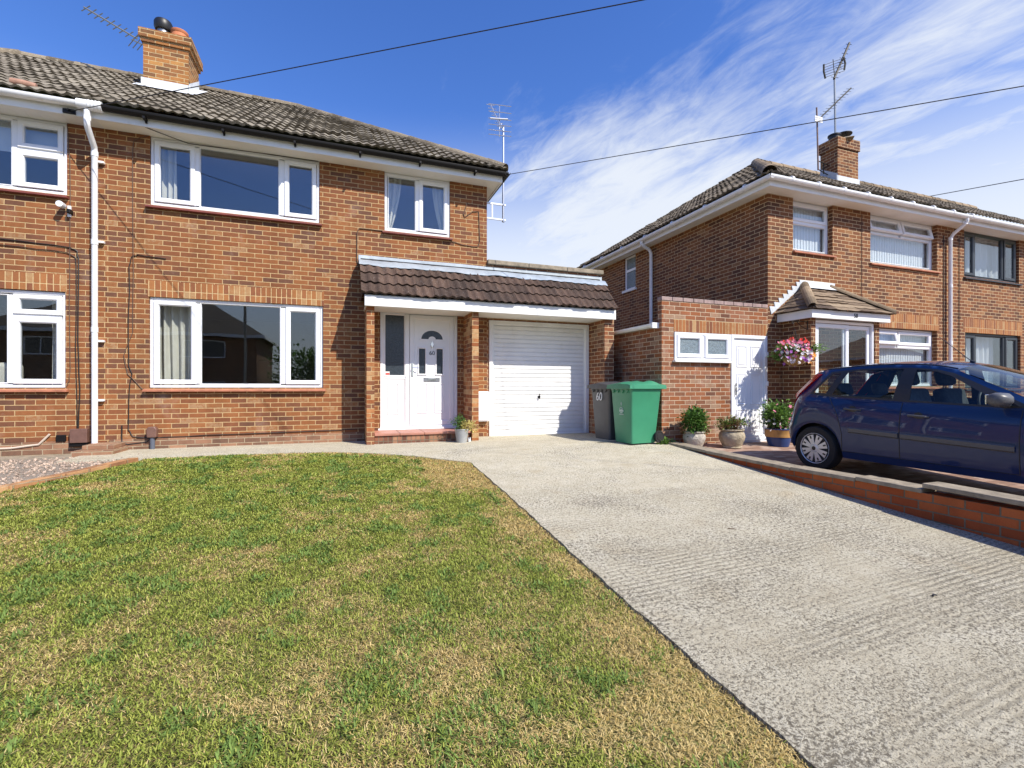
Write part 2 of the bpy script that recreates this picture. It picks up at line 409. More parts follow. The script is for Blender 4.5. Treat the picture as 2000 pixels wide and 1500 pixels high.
# lawn soil and thatch under the blades
m_soil, t_, b_, _o = newmat('lawn_thatch')
co = obco(t_)
f = t_.noise(co, 45, 5, 0.7)
c = t_.ramp(f, [(0.3, (0.045, 0.035, 0.015)), (0.5, (0.16, 0.125, 0.05)), (0.7, (0.33, 0.26, 0.12))])
c = t_.mix(t_.ramp(t_.noise(co, 1.6, 4), [(0.4, 0), (0.65, 0.55)]), c, (0.10, 0.14, 0.03))
setin(t_, b_, Base_Color=c, Roughness=0.95)
bump(t_, b_, f, 0.8, 0.02)

m_blade, t_, b_, _o = newmat('grass_blade')
att = t_.n('ShaderNodeAttribute', attribute_name='tint').outputs['Color']
setin(t_, b_, Base_Color=att, Roughness=0.6)
b_.inputs['Specular IOR Level'].default_value = 0.25
tr = t_.n('ShaderNodeBsdfTranslucent', {'Color': att})
mx = t_.n('ShaderNodeMixShader', {0: 0.4, 1: b_.outputs[0], 2: tr.outputs[0]})
t_.t.links.new(mx.outputs[0], _o.inputs[0])

m_ground = pbr('back_garden_grass', (0.09, 0.12, 0.035), 0.95, noise=(0.8, 0.4))
m_asphalt = pbr('asphalt', (0.055, 0.053, 0.05), 0.9, noise=(20, 0.3), bmp=(120, 0.5, 0.01))
m_pave = pbr('pavement_slab', (0.30, 0.28, 0.25), 0.9, noise=(5, 0.2), bmp=(60, 0.4, 0.01))
m_block = brick('block_paving', [(0, (0.24, 0.14, 0.10)), (0.5, (0.36, 0.23, 0.17)), (1, (0.44, 0.33, 0.27))], (0.2, 0.16, 0.12), bw=0.2, bh=0.1, mort=0.004)
m_gravel = pbr('gravel_bed', (0.30, 0.25, 0.2), 0.95, noise=(40, 0.5), bmp=(60, 1.0, 0.03))
m_stone = pbr('gravel_stone', (0.38, 0.29, 0.225), 0.9, var=0.45)
m_edge = brick('edging_brick', [(0, (0.25, 0.12, 0.06)), (0.5, (0.40, 0.2, 0.09)), (1, (0.5, 0.3, 0.15))], (0.33, 0.25, 0.16), bw=0.225, bh=0.12, off=(0, 0.04))

# ------------------------------------------------------------------ mesh helpers
ORG = {}


class MB:
    def __init__(s):
        s.v, s.f, s.var = [], [], []
        s.hasvar = False

    def quad(s, *p, var=0.5):
        i = len(s.v)
        s.v += [tuple(q) for q in p]
        s.f.append(tuple(range(i, i + len(p))))
        s.var.append(var)

    def box(s, x0, x1, y0, y1, z0, z1, mat=None, var=0.5):
        c = [(x, y, z) for z in (z0, z1) for y in (y0, y1) for x in (x0, x1)]
        if mat is not None:
            c = [tuple(mat @ Vector(p)) for p in c]
        i = len(s.v)
        s.v += c
        for f in ((0, 2, 3, 1), (4, 5, 7, 6), (0, 1, 5, 4), (2, 6, 7, 3), (0, 4, 6, 2), (1, 3, 7, 5)):
            s.f.append(tuple(i + k for k in f))
            s.var.append(var)

    def tube(s, pts, r, n=8, cap=True, r1=None):
        pts = [Vector(p) for p in pts]
        rings = []
        m = len(pts)
        up = None
        for k, p in enumerate(pts):
            d = (pts[min(k + 1, m - 1)] - pts[max(k - 1, 0)]).normalized()
            if up is None:
                a = Vector((0, 0, 1)) if abs(d.z) < 0.9 else Vector((1, 0, 0))
                u = d.cross(a).normalized()
            else:
                u = (up - d * up.dot(d)).normalized()
            up = u
            v = d.cross(u)
            rr = r if r1 is None else r + (r1 - r) * k / max(1, m - 1)
            i = len(s.v)
            for j in range(n):
                an = 2 * PI * j / n
                s.v.append(tuple(p + u * (rr * math.cos(an)) + v * (rr * math.sin(an))))
            rings.append(i)
        for a, b in zip(rings, rings[1:]):
            for j in range(n):
                j2 = (j + 1) % n
                s.f.append((a + j, a + j2, b + j2, b + j))
                s.var.append(0.5)
        if cap:
            s.f.append(tuple(rings[0] + j for j in range(n))[::-1])
            s.f.append(tuple(rings[-1] + j for j in range(n)))
            s.var += [0.5, 0.5]

    def lathe(s, prof, c=(0, 0, 0), n=24, axis='z', cap=True):
        rings = []
        for (r, h) in prof:
            i = len(s.v)
            for j in range(n):
                a = 2 * PI * j / n
                x, y = r * math.cos(a), r * math.sin(a)
                p = (x, y, h) if axis == 'z' else ((h, x, y) if axis == 'x' else (y, h, x))
                s.v.append((p[0] + c[0], p[1] + c[1], p[2] + c[2]))
            rings.append(i)
        for a, b in zip(rings, rings[1:]):
            for j in range(n):
                j2 = (j + 1) % n
                s.f.append((a + j, a + j2, b + j2, b + j))
                s.var.append(0.5)
        if cap:
            s.f.append(tuple(rings[0] + j for j in range(n))[::-1])
            s.f.append(tuple(rings[-1] + j for j in range(n)))
            s.var += [0.5, 0.5]

    def ring(s, x0, x1, z0, z1, wd, y0, y1, ch=0.012, M=None):
        """rectangular frame in the XZ plane, front face at y0, back at y1, chamfered inner edge"""
        def rect(d, y):
            return [(x0 + d, y, z0 + d), (x1 - d, y, z0 + d), (x1 - d, y, z1 - d), (x0 + d, y, z1 - d)]
        e = 0.004
        loops = [rect(0, y1), rect(0, y0 + e), rect(e, y0), rect(wd - ch, y0), rect(wd, y0 + ch), rect(wd, y1)]
        if M is not None:
            loops = [[tuple(M @ Vector(p)) for p in l] for l in loops]
        i = len(s.v)
        for l in loops:
            s.v += l
        for k in range(5):
            for j in range(4):
                j2 = (j + 1) % 4
                s.f.append((i + 4 * k + j, i + 4 * k + j2, i + 4 * k + 4 + j2, i + 4 * k + 4 + j))
                s.var.append(0.5)

    def prism(s, poly, y0, y1, M=None, fn=None):
        """extrude a polygon given in (x, z) from y0 (front) to y1"""
        n = len(poly)
        a = [(p[0], y0, p[1]) for p in poly]
        b = [(p[0], y1, p[1]) for p in poly]
        if M is not None:
            a = [tuple(M @ Vector(p)) for p in a]
            b = [tuple(M @ Vector(p)) for p in b]
        i = len(s.v)
        s.v += a + b
        s.f.append(tuple(i + k for k in range(n)))
        s.f.append(tuple(i + n + k for k in range(n))[::-1])
        for k in range(n):
            k2 = (k + 1) % n
            s.f.append((i + k, i + n + k, i + n + k2, i + k2))
        s.var += [0.5] * (n + 2)

    def leaf(s, c, d, size, up, var):
        d = d.normalized()
        sd = d.cross(up)
        if sd.length < 1e-3:
            sd = Vector((1, 0, 0))
        sd = sd.normalized() * size * 0.34
        n = sd.cross(d).normalized() * size * 0.12
        p0 = c
        p1 = c + d * size * 0.5 + sd + n
        p2 = c + d * size
        p3 = c + d * size * 0.5 - sd + n
        s.quad(p0, p1, p2, p3, var=var)

    def build(s, name, mat, parent=None, origin=None, smooth=False, bevel=0.0, seg=2, normals=True):
        me = bpy.data.meshes.new(name)
        if parent is not None:
            org = Vector(ORG[parent.name])
        else:
            org = Vector(origin if origin else (0, 0, 0))
        me.from_pydata([(p[0] - org.x, p[1] - org.y, p[2] - org.z) for p in s.v], [], s.f)
        at = me.attributes.new('var', 'FLOAT', 'FACE')
        at.data.foreach_set('value', s.var)
        if normals:
            bm = bmesh.new()
            bm.from_mesh(me)
            bmesh.ops.remove_doubles(bm, verts=bm.verts, dist=1e-5)
            bmesh.ops.recalc_face_normals(bm, faces=bm.faces)
            bm.to_mesh(me)
            bm.free()
        me.update()
        o = bpy.data.objects.new(name, me)
        COL.objects.link(o)
        me.materials.append(mat)
        if parent is not None:
            o.parent = parent
        else:
            o.location = org
        ORG[o.name] = tuple(org)
        if smooth:
            me.polygons.foreach_set('use_smooth', [True] * len(me.polygons))
            if smooth != 'all':
                me.set_sharp_from_angle(angle=R(smooth if isinstance(smooth, (int, float)) and smooth > 1 else 40))
        if bevel:
            md = o.modifiers.new('bevel', 'BEVEL')
            md.width = bevel
            md.segments = seg
            md.limit_method = 'ANGLE'
            md.angle_limit = R(35)
        return o


def tag(o, label=None, cat=None, group=None, kind=None):
    if label: o['label'] = label
    if cat: o['category'] = cat
    if group: o['group'] = group
    if kind: o['kind'] = kind
    return o


def thing(name, loc, label, cat, group=None, rotz=0.0, local=False, base=None):
    o = bpy.data.objects.new(name, None)
    o.empty_display_size = 0.2
    COL.objects.link(o)
    o.location = loc
    o.rotation_euler = (0, 0, rotz)
    ORG[o.name] = (0, 0, 0) if local else tuple(loc)
    return tag(o, label, cat, group)


def text(name, body, size, loc, rot, mat, parent, ext=0.003, sx=1.0):
    cu = bpy.data.curves.new(name, 'FONT')
    cu.body = body
    cu.size = size
    cu.extrude = ext
    cu.align_x = 'CENTER'
    cu.align_y = 'CENTER'
    tmp = bpy.data.objects.new(name + '_tmp', cu)
    COL.objects.link(tmp)
    dg = bpy.context.evaluated_depsgraph_get()
    me = bpy.data.meshes.new_from_object(tmp.evaluated_get(dg))
    bpy.data.objects.remove(tmp)
    org = Vector(ORG[parent.name])
    Mx = Matrix.Translation(Vector(loc) - org) @ Euler(rot).to_matrix().to_4x4() @ Matrix.Diagonal((sx, 1, 1, 1))
    me.transform(Mx)
    me.materials.clear()
    me.materials.append(mat)
    o = bpy.data.objects.new(name, me)
    COL.objects.link(o)
    o.parent = parent
    ORG[o.name] = tuple(org)
    return o


def wall(mb, axis, pos, a0, a1, z0, z1, holes, depth, rev=True):
    """brick wall face with real openings; axis 'y' = plane y=pos spanned by x, 'x' = plane x=pos spanned by y"""
    def P(a, z, d=0.0):
        return (a, pos + d, z) if axis == 'y' else (pos + d, a, z)
    xs = sorted({a0, a1} | {h[0] for h in holes} | {h[1] for h in holes})
    zs = sorted({z0, z1} | {h[2] for h in holes} | {h[3] for h in holes})
    xs = [x for x in xs if a0 <= x <= a1]
    zs = [z for z in zs if z0 <= z <= z1]
    for i in range(len(xs) - 1):
        for j in range(len(zs) - 1):
            cx, cz = (xs[i] + xs[i + 1]) / 2, (zs[j] + zs[j + 1]) / 2
            if any(h[0] < cx < h[1] and h[2] < cz < h[3] for h in holes):
                continue
            mb.quad(P(xs[i], zs[j]), P(xs[i + 1], zs[j]), P(xs[i + 1], zs[j + 1]), P(xs[i], zs[j + 1]))
    if rev:
        for h in holes:
            x0, x1, q0, q1 = h[:4]
            mb.quad(P(x0, q0), P(x0, q1), P(x0, q1, depth), P(x0, q0, depth))
            mb.quad(P(x1, q0), P(x1, q1), P(x1, q1, depth), P(x1, q0, depth))
            mb.quad(P(x0, q0), P(x1, q0), P(x1, q0, depth), P(x0, q0, depth))
            mb.quad(P(x0, q1), P(x1, q1), P(x1, q1, depth), P(x0, q1, depth))


def window(parent, Y, x0, x1, z0, z1, lights, rec=0.03, fm=None, gm=None, sill=None, sillm=None, fw=0.045, label=None, vents=True):
    """lights: (x0, x1, z0, z1, kind) kind 'fix' | 'sash' | 'open'"""
    fm = fm or m_white
    gm = gm or m_glass
    g = 0.003
    mb = MB()
    yf, yb = Y + rec, Y + rec + 0.07
    mb.ring(x0 + g, x1 - g, z0 + g, z1 - g, fw, yf, yb)
    # mullions and transoms between the lights
    vert = {}
    for a in lights:
        for b in lights:
            if 0 < b[0] - a[1] < 0.12 and min(a[3], b[3]) - max(a[2], b[2]) > 0.05:
                k = (a[1], b[0])
                lo, hi = vert.get(k, (9, -9))
                vert[k] = (min(lo, max(a[2], b[2]) - 0.002), max(hi, min(a[3], b[3]) + 0.002))
            if 0 < b[2] - a[3] < 0.12 and min(a[1], b[1]) - max(a[0], b[0]) > 0.05:
                mb.box(max(a[0], b[0]) - 0.002, min(a[1], b[1]) + 0.002, yf + 0.004, yb - 0.004, a[3], b[2])
    for (xa, xb), (za, zb_) in vert.items():
        mb.box(xa, xb, yf + 0.003, yb - 0.003, za, zb_)
    win = mb.build('window', fm, parent)
    if label:
        win['label'] = label
    for (a0, a1, b0, b1, kind) in lights:
        if kind == 'fix':
            p = MB()
            p.ring(a0, a1, b0, b1, 0.016, yf + 0.006, yb - 0.006, 0.008)
            p.build('glazing_bead', fm, win)
            q = MB()
            q.box(a0 + 0.012, a1 - 0.012, yf + 0.032, yf + 0.038, b0 + 0.012, b1 - 0.012)
            q.build('pane', gm, win)
        else:
            M = None
            if kind == 'open':
                M = Matrix.Translation((0, yf, b1)) @ Matrix.Rotation(-R(13), 4, 'X') @ Matrix.Translation((0, -yf, -b1))
            p = MB()
            p.ring(a0 - 0.012, a1 + 0.012, b0 - 0.012, b1 + 0.012, 0.068, yf - 0.016, yf + 0.045, 0.016, M)
            p.build('sash', fm, win)
            q = MB()
            q.box(a0 + 0.05, a1 - 0.05, yf + 0.012, yf + 0.018, b0 + 0.05, b1 - 0.05, M)
            q.build('pane', gm, win)
    if sill:
        sm = MB()
        hx0, hx1, pr = sill
        zt = z0
        sm.quad((hx0, Y - pr, zt - 0.03), (hx1, Y - pr, zt - 0.03), (hx1, Y + 0.10, zt - 0.002), (hx0, Y + 0.10, zt - 0.002))
        sm.quad((hx0, Y - pr, zt - 0.055), (hx1, Y - pr, zt - 0.055), (hx1, Y - pr, zt - 0.03), (hx0, Y - pr, zt - 0.03))
        sm.quad((hx0, Y - pr, zt - 0.055), (hx1, Y - pr, zt - 0.055), (hx1, Y - 0.001, zt - 0.055), (hx0, Y - 0.001, zt - 0.055))
        for hx in (hx0, hx1):
            sm.quad((hx, Y - pr, zt - 0.055), (hx, Y - pr, zt - 0.03), (hx, Y - 0.001, zt - 0.012), (hx, Y - 0.001, zt - 0.055))
        sm.build('sill', sillm or m_sill, win)
    return win


def curtain(label, x0, x1, Y, z0, z1, mat, waves=6, amp=0.035, tie=None, name='curtain', cat='curtain', group=None):
    """gathered cloth; tie=(x at bottom start, x at bottom end) pulls it aside towards the foot"""
    mb = MB()
    nx, nz = waves * 8, 14
    idx = {}
    for j in range(nz + 1):
        tz = j / nz
        z = z1 + (z0 - z1) * tz
        a0, a1 = x0, x1
        if tie:
            k = tz ** 1.6
            a0, a1 = x0 + (tie[0] - x0) * k, x1 + (tie[1] - x1) * k
        for i in range(nx + 1):
            tx = i / nx
            x = a0 + (a1 - a0) * tx
            y = Y + amp * math.sin(tx * waves * 2 * PI + 0.6 * math.sin(tz * 3 + tx * 5)) + 0.01 * math.sin(tx * waves * 4.3 * PI + 1)
            idx[i, j] = len(mb.v)
            mb.v.append((x, y, z))
    for j in range(nz):
        for i in range(nx):
            mb.f.append((idx[i, j], idx[i + 1, j], idx[i + 1, j + 1], idx[i, j + 1]))
            mb.var.append(0.5)
    o = mb.build(name, mat, None, ((x0 + x1) / 2, Y, z0), smooth='all')
    return tag(o, label, cat, group)


def blinds(label, x0, x1, Y, z0, z1, mat, step=0.082, ang=-24):
    root = thing('vertical_blind', ((x0 + x1) / 2, Y, z0), label, 'blind')
    h = MB()
    h.box(x0, x1, Y - 0.02, Y + 0.02, z1, z1 + 0.03)
    h.build('head_rail', m_white, root)
    s = MB()
    n = int((x1 - x0) / step)
    for i in range(n):
        x = x0 + (i + 0.5) * step
        a = R(ang + random.uniform(-8, 8))
        dx_, dy_ = 0.045 * math.cos(a), 0.045 * math.sin(a)
        mx_, my_ = x + 0.016 * math.sin(a), Y - 0.016 * math.cos(a)
        s.quad((x - dx_, Y - dy_, z0), (mx_, my_, z0), (mx_, my_, z1), (x - dx_, Y - dy_, z1))
        s.quad((mx_, my_, z0), (x + dx_, Y + dy_, z0), (x + dx_, Y + dy_, z1), (mx_, my_, z1))
    s.build('slats', mat, root, normals=False)
    return root


def slope_tiles(mb, o, ax, up, length, lim, pitch=0.15, gauge=0.31, amp=0.026, step=0.024, seed=1, power=1.0):
    """tiled roof plane: o eave point, ax unit vector along the eave, up unit vector up the slope, lim(v)->(a,b) extent along ax"""
    rg = random.Random(seed)
    o, ax, up = Vector(o), Vector(ax).normalized(), Vector(up).normalized()
    nrm = ax.cross(up).normalized()
    if nrm.z < 0:
        nrm = -nrm
    nc = int(math.ceil(length / gauge))
    sub = 6
    dxs = pitch / sub
    rnd = {}
    def wave(x):
        c = 0.5 + 0.5 * math.cos(2 * PI * x / pitch)
        return amp * c ** power
    for i in range(nc):
        v0, v1 = i * gauge, min(length, (i + 1) * gauge)
        a0, b0 = lim(v0)
        a1, b1 = lim(v1)
        lo, hi = min(a0, a1), max(b0, b1)
        if hi - lo < 0.02:
            continue
        k0, k1 = int(math.floor(lo / dxs)), int(math.ceil(hi / dxs))
        base = len(mb.v)
        shift = 0
        for k in range(k0, k1 + 1):
            x = k * dxs
            tile = (int(math.floor(x / (2 * pitch))), i)
            if tile not in rnd:
                rnd[tile] = (rg.random(), rg.uniform(-0.010, 0.012), rg.uniform(-0.016, 0.016))
            tv = rnd[tile]
            xa = min(max(x, a0), b0)
            xb = min(max(x, a1), b1)
            pb = o + ax * xa + up * (v0 + tv[2]) + nrm * (wave(xa) + step + tv[1])
            pt = o + ax * xb + up * (v1 + 0.02) + nrm * (wave(xb) - 0.002)
            pu = o + ax * xa + up * (v0 + 0.012) + nrm * (wave(xa) - 0.012)
            mb.v += [tuple(pu), tuple(pb), tuple(pt)]
        for k in range(k1 - k0):
            p = base + 3 * k
            tile = (int(math.floor((k0 + k + 0.5) * dxs / (2 * pitch))), i)
            vv = rnd.get(tile, (0.5,))[0]
            mb.f.append((p, p + 3, p + 4, p + 1))
            mb.f.append((p + 1, p + 4, p + 5, p + 2))
            mb.var += [vv * 0.5, vv]


def half_round(mb, p0, p1, r, n=8, seg=0.4, flat=1.0):
    """a run of half-round ridge or hip tiles from p0 to p1"""
    p0, p1 = Vector(p0), Vector(p1)
    L = (p1 - p0).length
    d = (p1 - p0).normalized()
    sd = d.cross(Vector((0, 0, 1))).normalized()
    up = sd.cross(d).normalized()
    k = max(1, int(round(L / seg)))
    for i in range(k):
        a, b = p0 + d * (L * i / k), p0 + d * (L * (i + 1) / k + 0.03)
        ra, rb = r * 1.05, r * 0.97
        vv = random.random()
        i0 = len(mb.v)
        for (c, rr) in ((a, ra), (b, rb)):
            for j in range(n + 1):
                an = PI * j / n
                mb.v.append(tuple(c + sd * (rr * math.cos(an)) + up * (rr * flat * math.sin(an) - 0.25 * r)))
        for j in range(n):
            mb.f.append((i0 + j, i0 + j + 1, i0 + n + 2 + j, i0 + n + 1 + j))
            mb.var.append(vv)
        mb.f.append(tuple(i0 + j for j in range(n + 1)))
        mb.var.append(vv)


def gutter(mb, p0, p1, r=0.056, n=8, solid=False):
    """half-round gutter, open at the top, with a lip"""
    p0, p1 = Vector(p0), Vector(p1)
    d = (p1 - p0).normalized()
    sd = d.cross(Vector((0, 0, 1))).normalized()
    prof = [(-r, 0.008)] + [(-r * math.cos(PI * j / n), -r * math.sin(PI * j / n)) for j in range(n + 1)] + [(r, 0.008)]
    inner = [(a * 0.93, b * 0.93) for a, b in prof[::-1]]
    loop = prof + inner
    i0 = len(mb.v)
    for c in (p0, p1):
        for (a, b) in loop:
            mb.v.append(tuple(c + sd * a + Vector((0, 0, b))))
    m = len(loop)
    for j in range(m):
        j2 = (j + 1) % m
        mb.f.append((i0 + j, i0 + j2, i0 + m + j2, i0 + m + j))
        mb.var.append(0.5)
    for q in (0, m):
        for j in range(len(prof) - 1):
            mb.f.append((i0 + q + j, i0 + q + j + 1, i0 + q + m - 2 - j, i0 + q + m - 1 - j))
            mb.var.append(0.5)


def bush(mb, c, rad, n, size, seed, flat=0.6, drop=0.0):
    rg = random.Random(seed)
    c = Vector(c)
    clumps = [Vector((rg.gauss(0, 0.45) * rad[0], rg.gauss(0, 0.45) * rad[1], rg.uniform(-0.6, 0.8) * rad[2])) for _ in range(9)]
    for i in range(n):
        if rg.random() < 0.7:
            q = rg.choice(clumps)
            p = q + Vector((rg.gauss(0, 0.26) * rad[0], rg.gauss(0, 0.26) * rad[1], rg.gauss(0, 0.26) * rad[2]))
        else:
            while True:
                p = Vector((rg.uniform(-1, 1), rg.uniform(-1, 1), rg.uniform(-1, 1)))
                if p.length < 1:
                    break
            p = Vector((p.x * rad[0], p.y * rad[1], p.z * rad[2]))
        d = Vector((p.x / rad[0], p.y / rad[1], p.z / rad[2] * flat + 0.25)) + Vector((rg.gauss(0, 0.5), rg.gauss(0, 0.5), rg.gauss(0, 0.45)))
        mb.leaf(c + p, d, size * rg.uniform(0.6, 1.3), Vector((rg.gauss(0, 0.4), rg.gauss(0, 0.4), 1)), rg.random())


def flowers(mb, pts, size, seed):
    rg = random.Random(seed)
    for p in pts:
        p = Vector(p)
        n = Vector((rg.gauss(0, 0.5) - 0.2, -0.9 + rg.gauss(0, 0.4), 0.4 + rg.gauss(0, 0.4))).normalized()
        a = n.cross(Vector((0, 0, 1))).normalized()
        b = n.cross(a)
        vv = rg.random()
        for k in range(5):
            an = 2 * PI * k / 5
            d = a * math.cos(an) + b * math.sin(an)
            sd = n.cross(d).normalized() * size * 0.36
            mb.quad(p, p + d * size * 0.6 + sd + n * size * 0.2, p + d * size + n * size * 0.12, p + d * size * 0.6 - sd + n * size * 0.2, var=vv)

# ------------------------------------------------------------------ ground, drive, lawn, path
def gz(y):
    if y >= 7.3: return 0.0
    if y >= 6.7: return -0.0667 * (7.3 - y) ** 2 * 1.0
    return -0.024 - 0.08 * (6.7 - y)


def sheet(name, mat, rows, xl, xr, zf, kind, side=0.0, origin=(0, 0, 0), label=None):
    mb = MB()
    for a, b in zip(rows, rows[1:]):
        mb.quad((xl(a), a, zf(a)), (xr(a), a, zf(a)), (xr(b), b, zf(b)), (xl(b), b, zf(b)))
        if side:
            mb.quad((xl(a), a, zf(a)), (xl(b), b, zf(b)), (xl(b), b, zf(b) - side), (xl(a), a, zf(a) - side))
    o = mb.build(name, mat, None, origin)
    return tag(o, label, None, None, kind)


def gzg(y):
    if y > 7: return -0.16
    if y > -3: return -0.16 - 0.08 * (7 - y)
    return -0.96
sheet('ground', m_ground, [-400, -60, -3, 0, 3, 7, 8, 60, 400], lambda y: -400, lambda y: 400, gzg, 'structure')
sheet('pavement', m_pave, [-5.0, -3.0], lambda y: -60, lambda y: 90, lambda y: -0.90 if y > -4 else -0.92, 'structure')
sheet('road', m_asphalt, [-12.0, -5.0], lambda y: -60, lambda y: 90, lambda y: -0.95, 'structure')

LAWN_EDGE = [(6.07, 1.62), (6.62, 0.95), (6.98, 0.36), (7.22, -0.15), (7.36, -0.75), (7.40, -1.6)]
def drive_xl(y):
    if y <= 6.07:
        return 1.62 + 0.006 * math.sin(y * 1.7) + 0.004 * math.sin(y * 9.7) + 0.004 * math.sin(y * 23.0 + 1) + 0.002 * math.sin(y * 47)
    for (ya, xa), (yb, xb) in zip(LAWN_EDGE, LAWN_EDGE[1:]):
        if y <= yb:
            return xa + (xb - xa) * (y - ya) / (yb - ya)
    return -3.32
rows = [-4.9, -3, -2, -1] + [i * 0.06 for i in range(0, 101)] + [6.07, 6.3, 6.62, 6.7, 6.8, 6.9, 6.98, 7.1, 7.22, 7.3, 7.36, 7.40, 7.4001, 8.5]
sheet('driveway', m_conc, rows, drive_xl, lambda y: 5.22, gz, 'structure', 0.09, origin=(0, 7.0, 0))
# expansion joint and brick-paved strip at the garage
j = MB()
j.box(4.05, 5.1, 6.93, 6.965, gz(6.93) - 0.002, gz(6.93) + 0.006)
tag(j.build('drain_channel', m_black, None, (4.5, 6.95, 0)), 'thin dark drain channel across the drive beside the bins', 'drain')

# lawn bed (soil) and blades
def lawn_left(y):
    if y > 7.2: return -2.42
    if y > 6.7: return -2.42 - 0.20 * (7.2 - y) / 0.5
    return -2.62 - 0.66 * (6.7 - y)
lawn_rows = [-3.0, -1, 0, 0.6] + [0.8 + 0.25 * i for i in range(27)]
def lawn_right(y):
    return drive_xl(y) - 0.012 if y < 7.36 else (-0.75 if y < 7.38 else -1.5)
lawn_rows = [y for y in lawn_rows if y < 7.3] + [7.3, 7.395]
def lz(y):
    return gz(y) - 0.029
sheet('lawn', m_soil, lawn_rows, lawn_left, lawn_right, lz, 'structure', origin=(0, 0, 0))


def vnoise(x, y, s, seed):
    rg = np.random.RandomState(seed)
    g = rg.rand(64, 64)
    X, Y = x / s, y / s
    xi, yi = np.floor(X).astype(int), np.floor(Y).astype(int)
    fx, fy = X - xi, Y - yi
    fx, fy = fx * fx * (3 - 2 * fx), fy * fy * (3 - 2 * fy)
    a = g[xi % 64, yi % 64]; b = g[(xi + 1) % 64, yi % 64]
    c_ = g[xi % 64, (yi + 1) % 64]; d = g[(xi + 1) % 64, (yi + 1) % 64]
    return (a * (1 - fx) + b * fx) * (1 - fy) + (c_ * (1 - fx) + d * fx) * fy


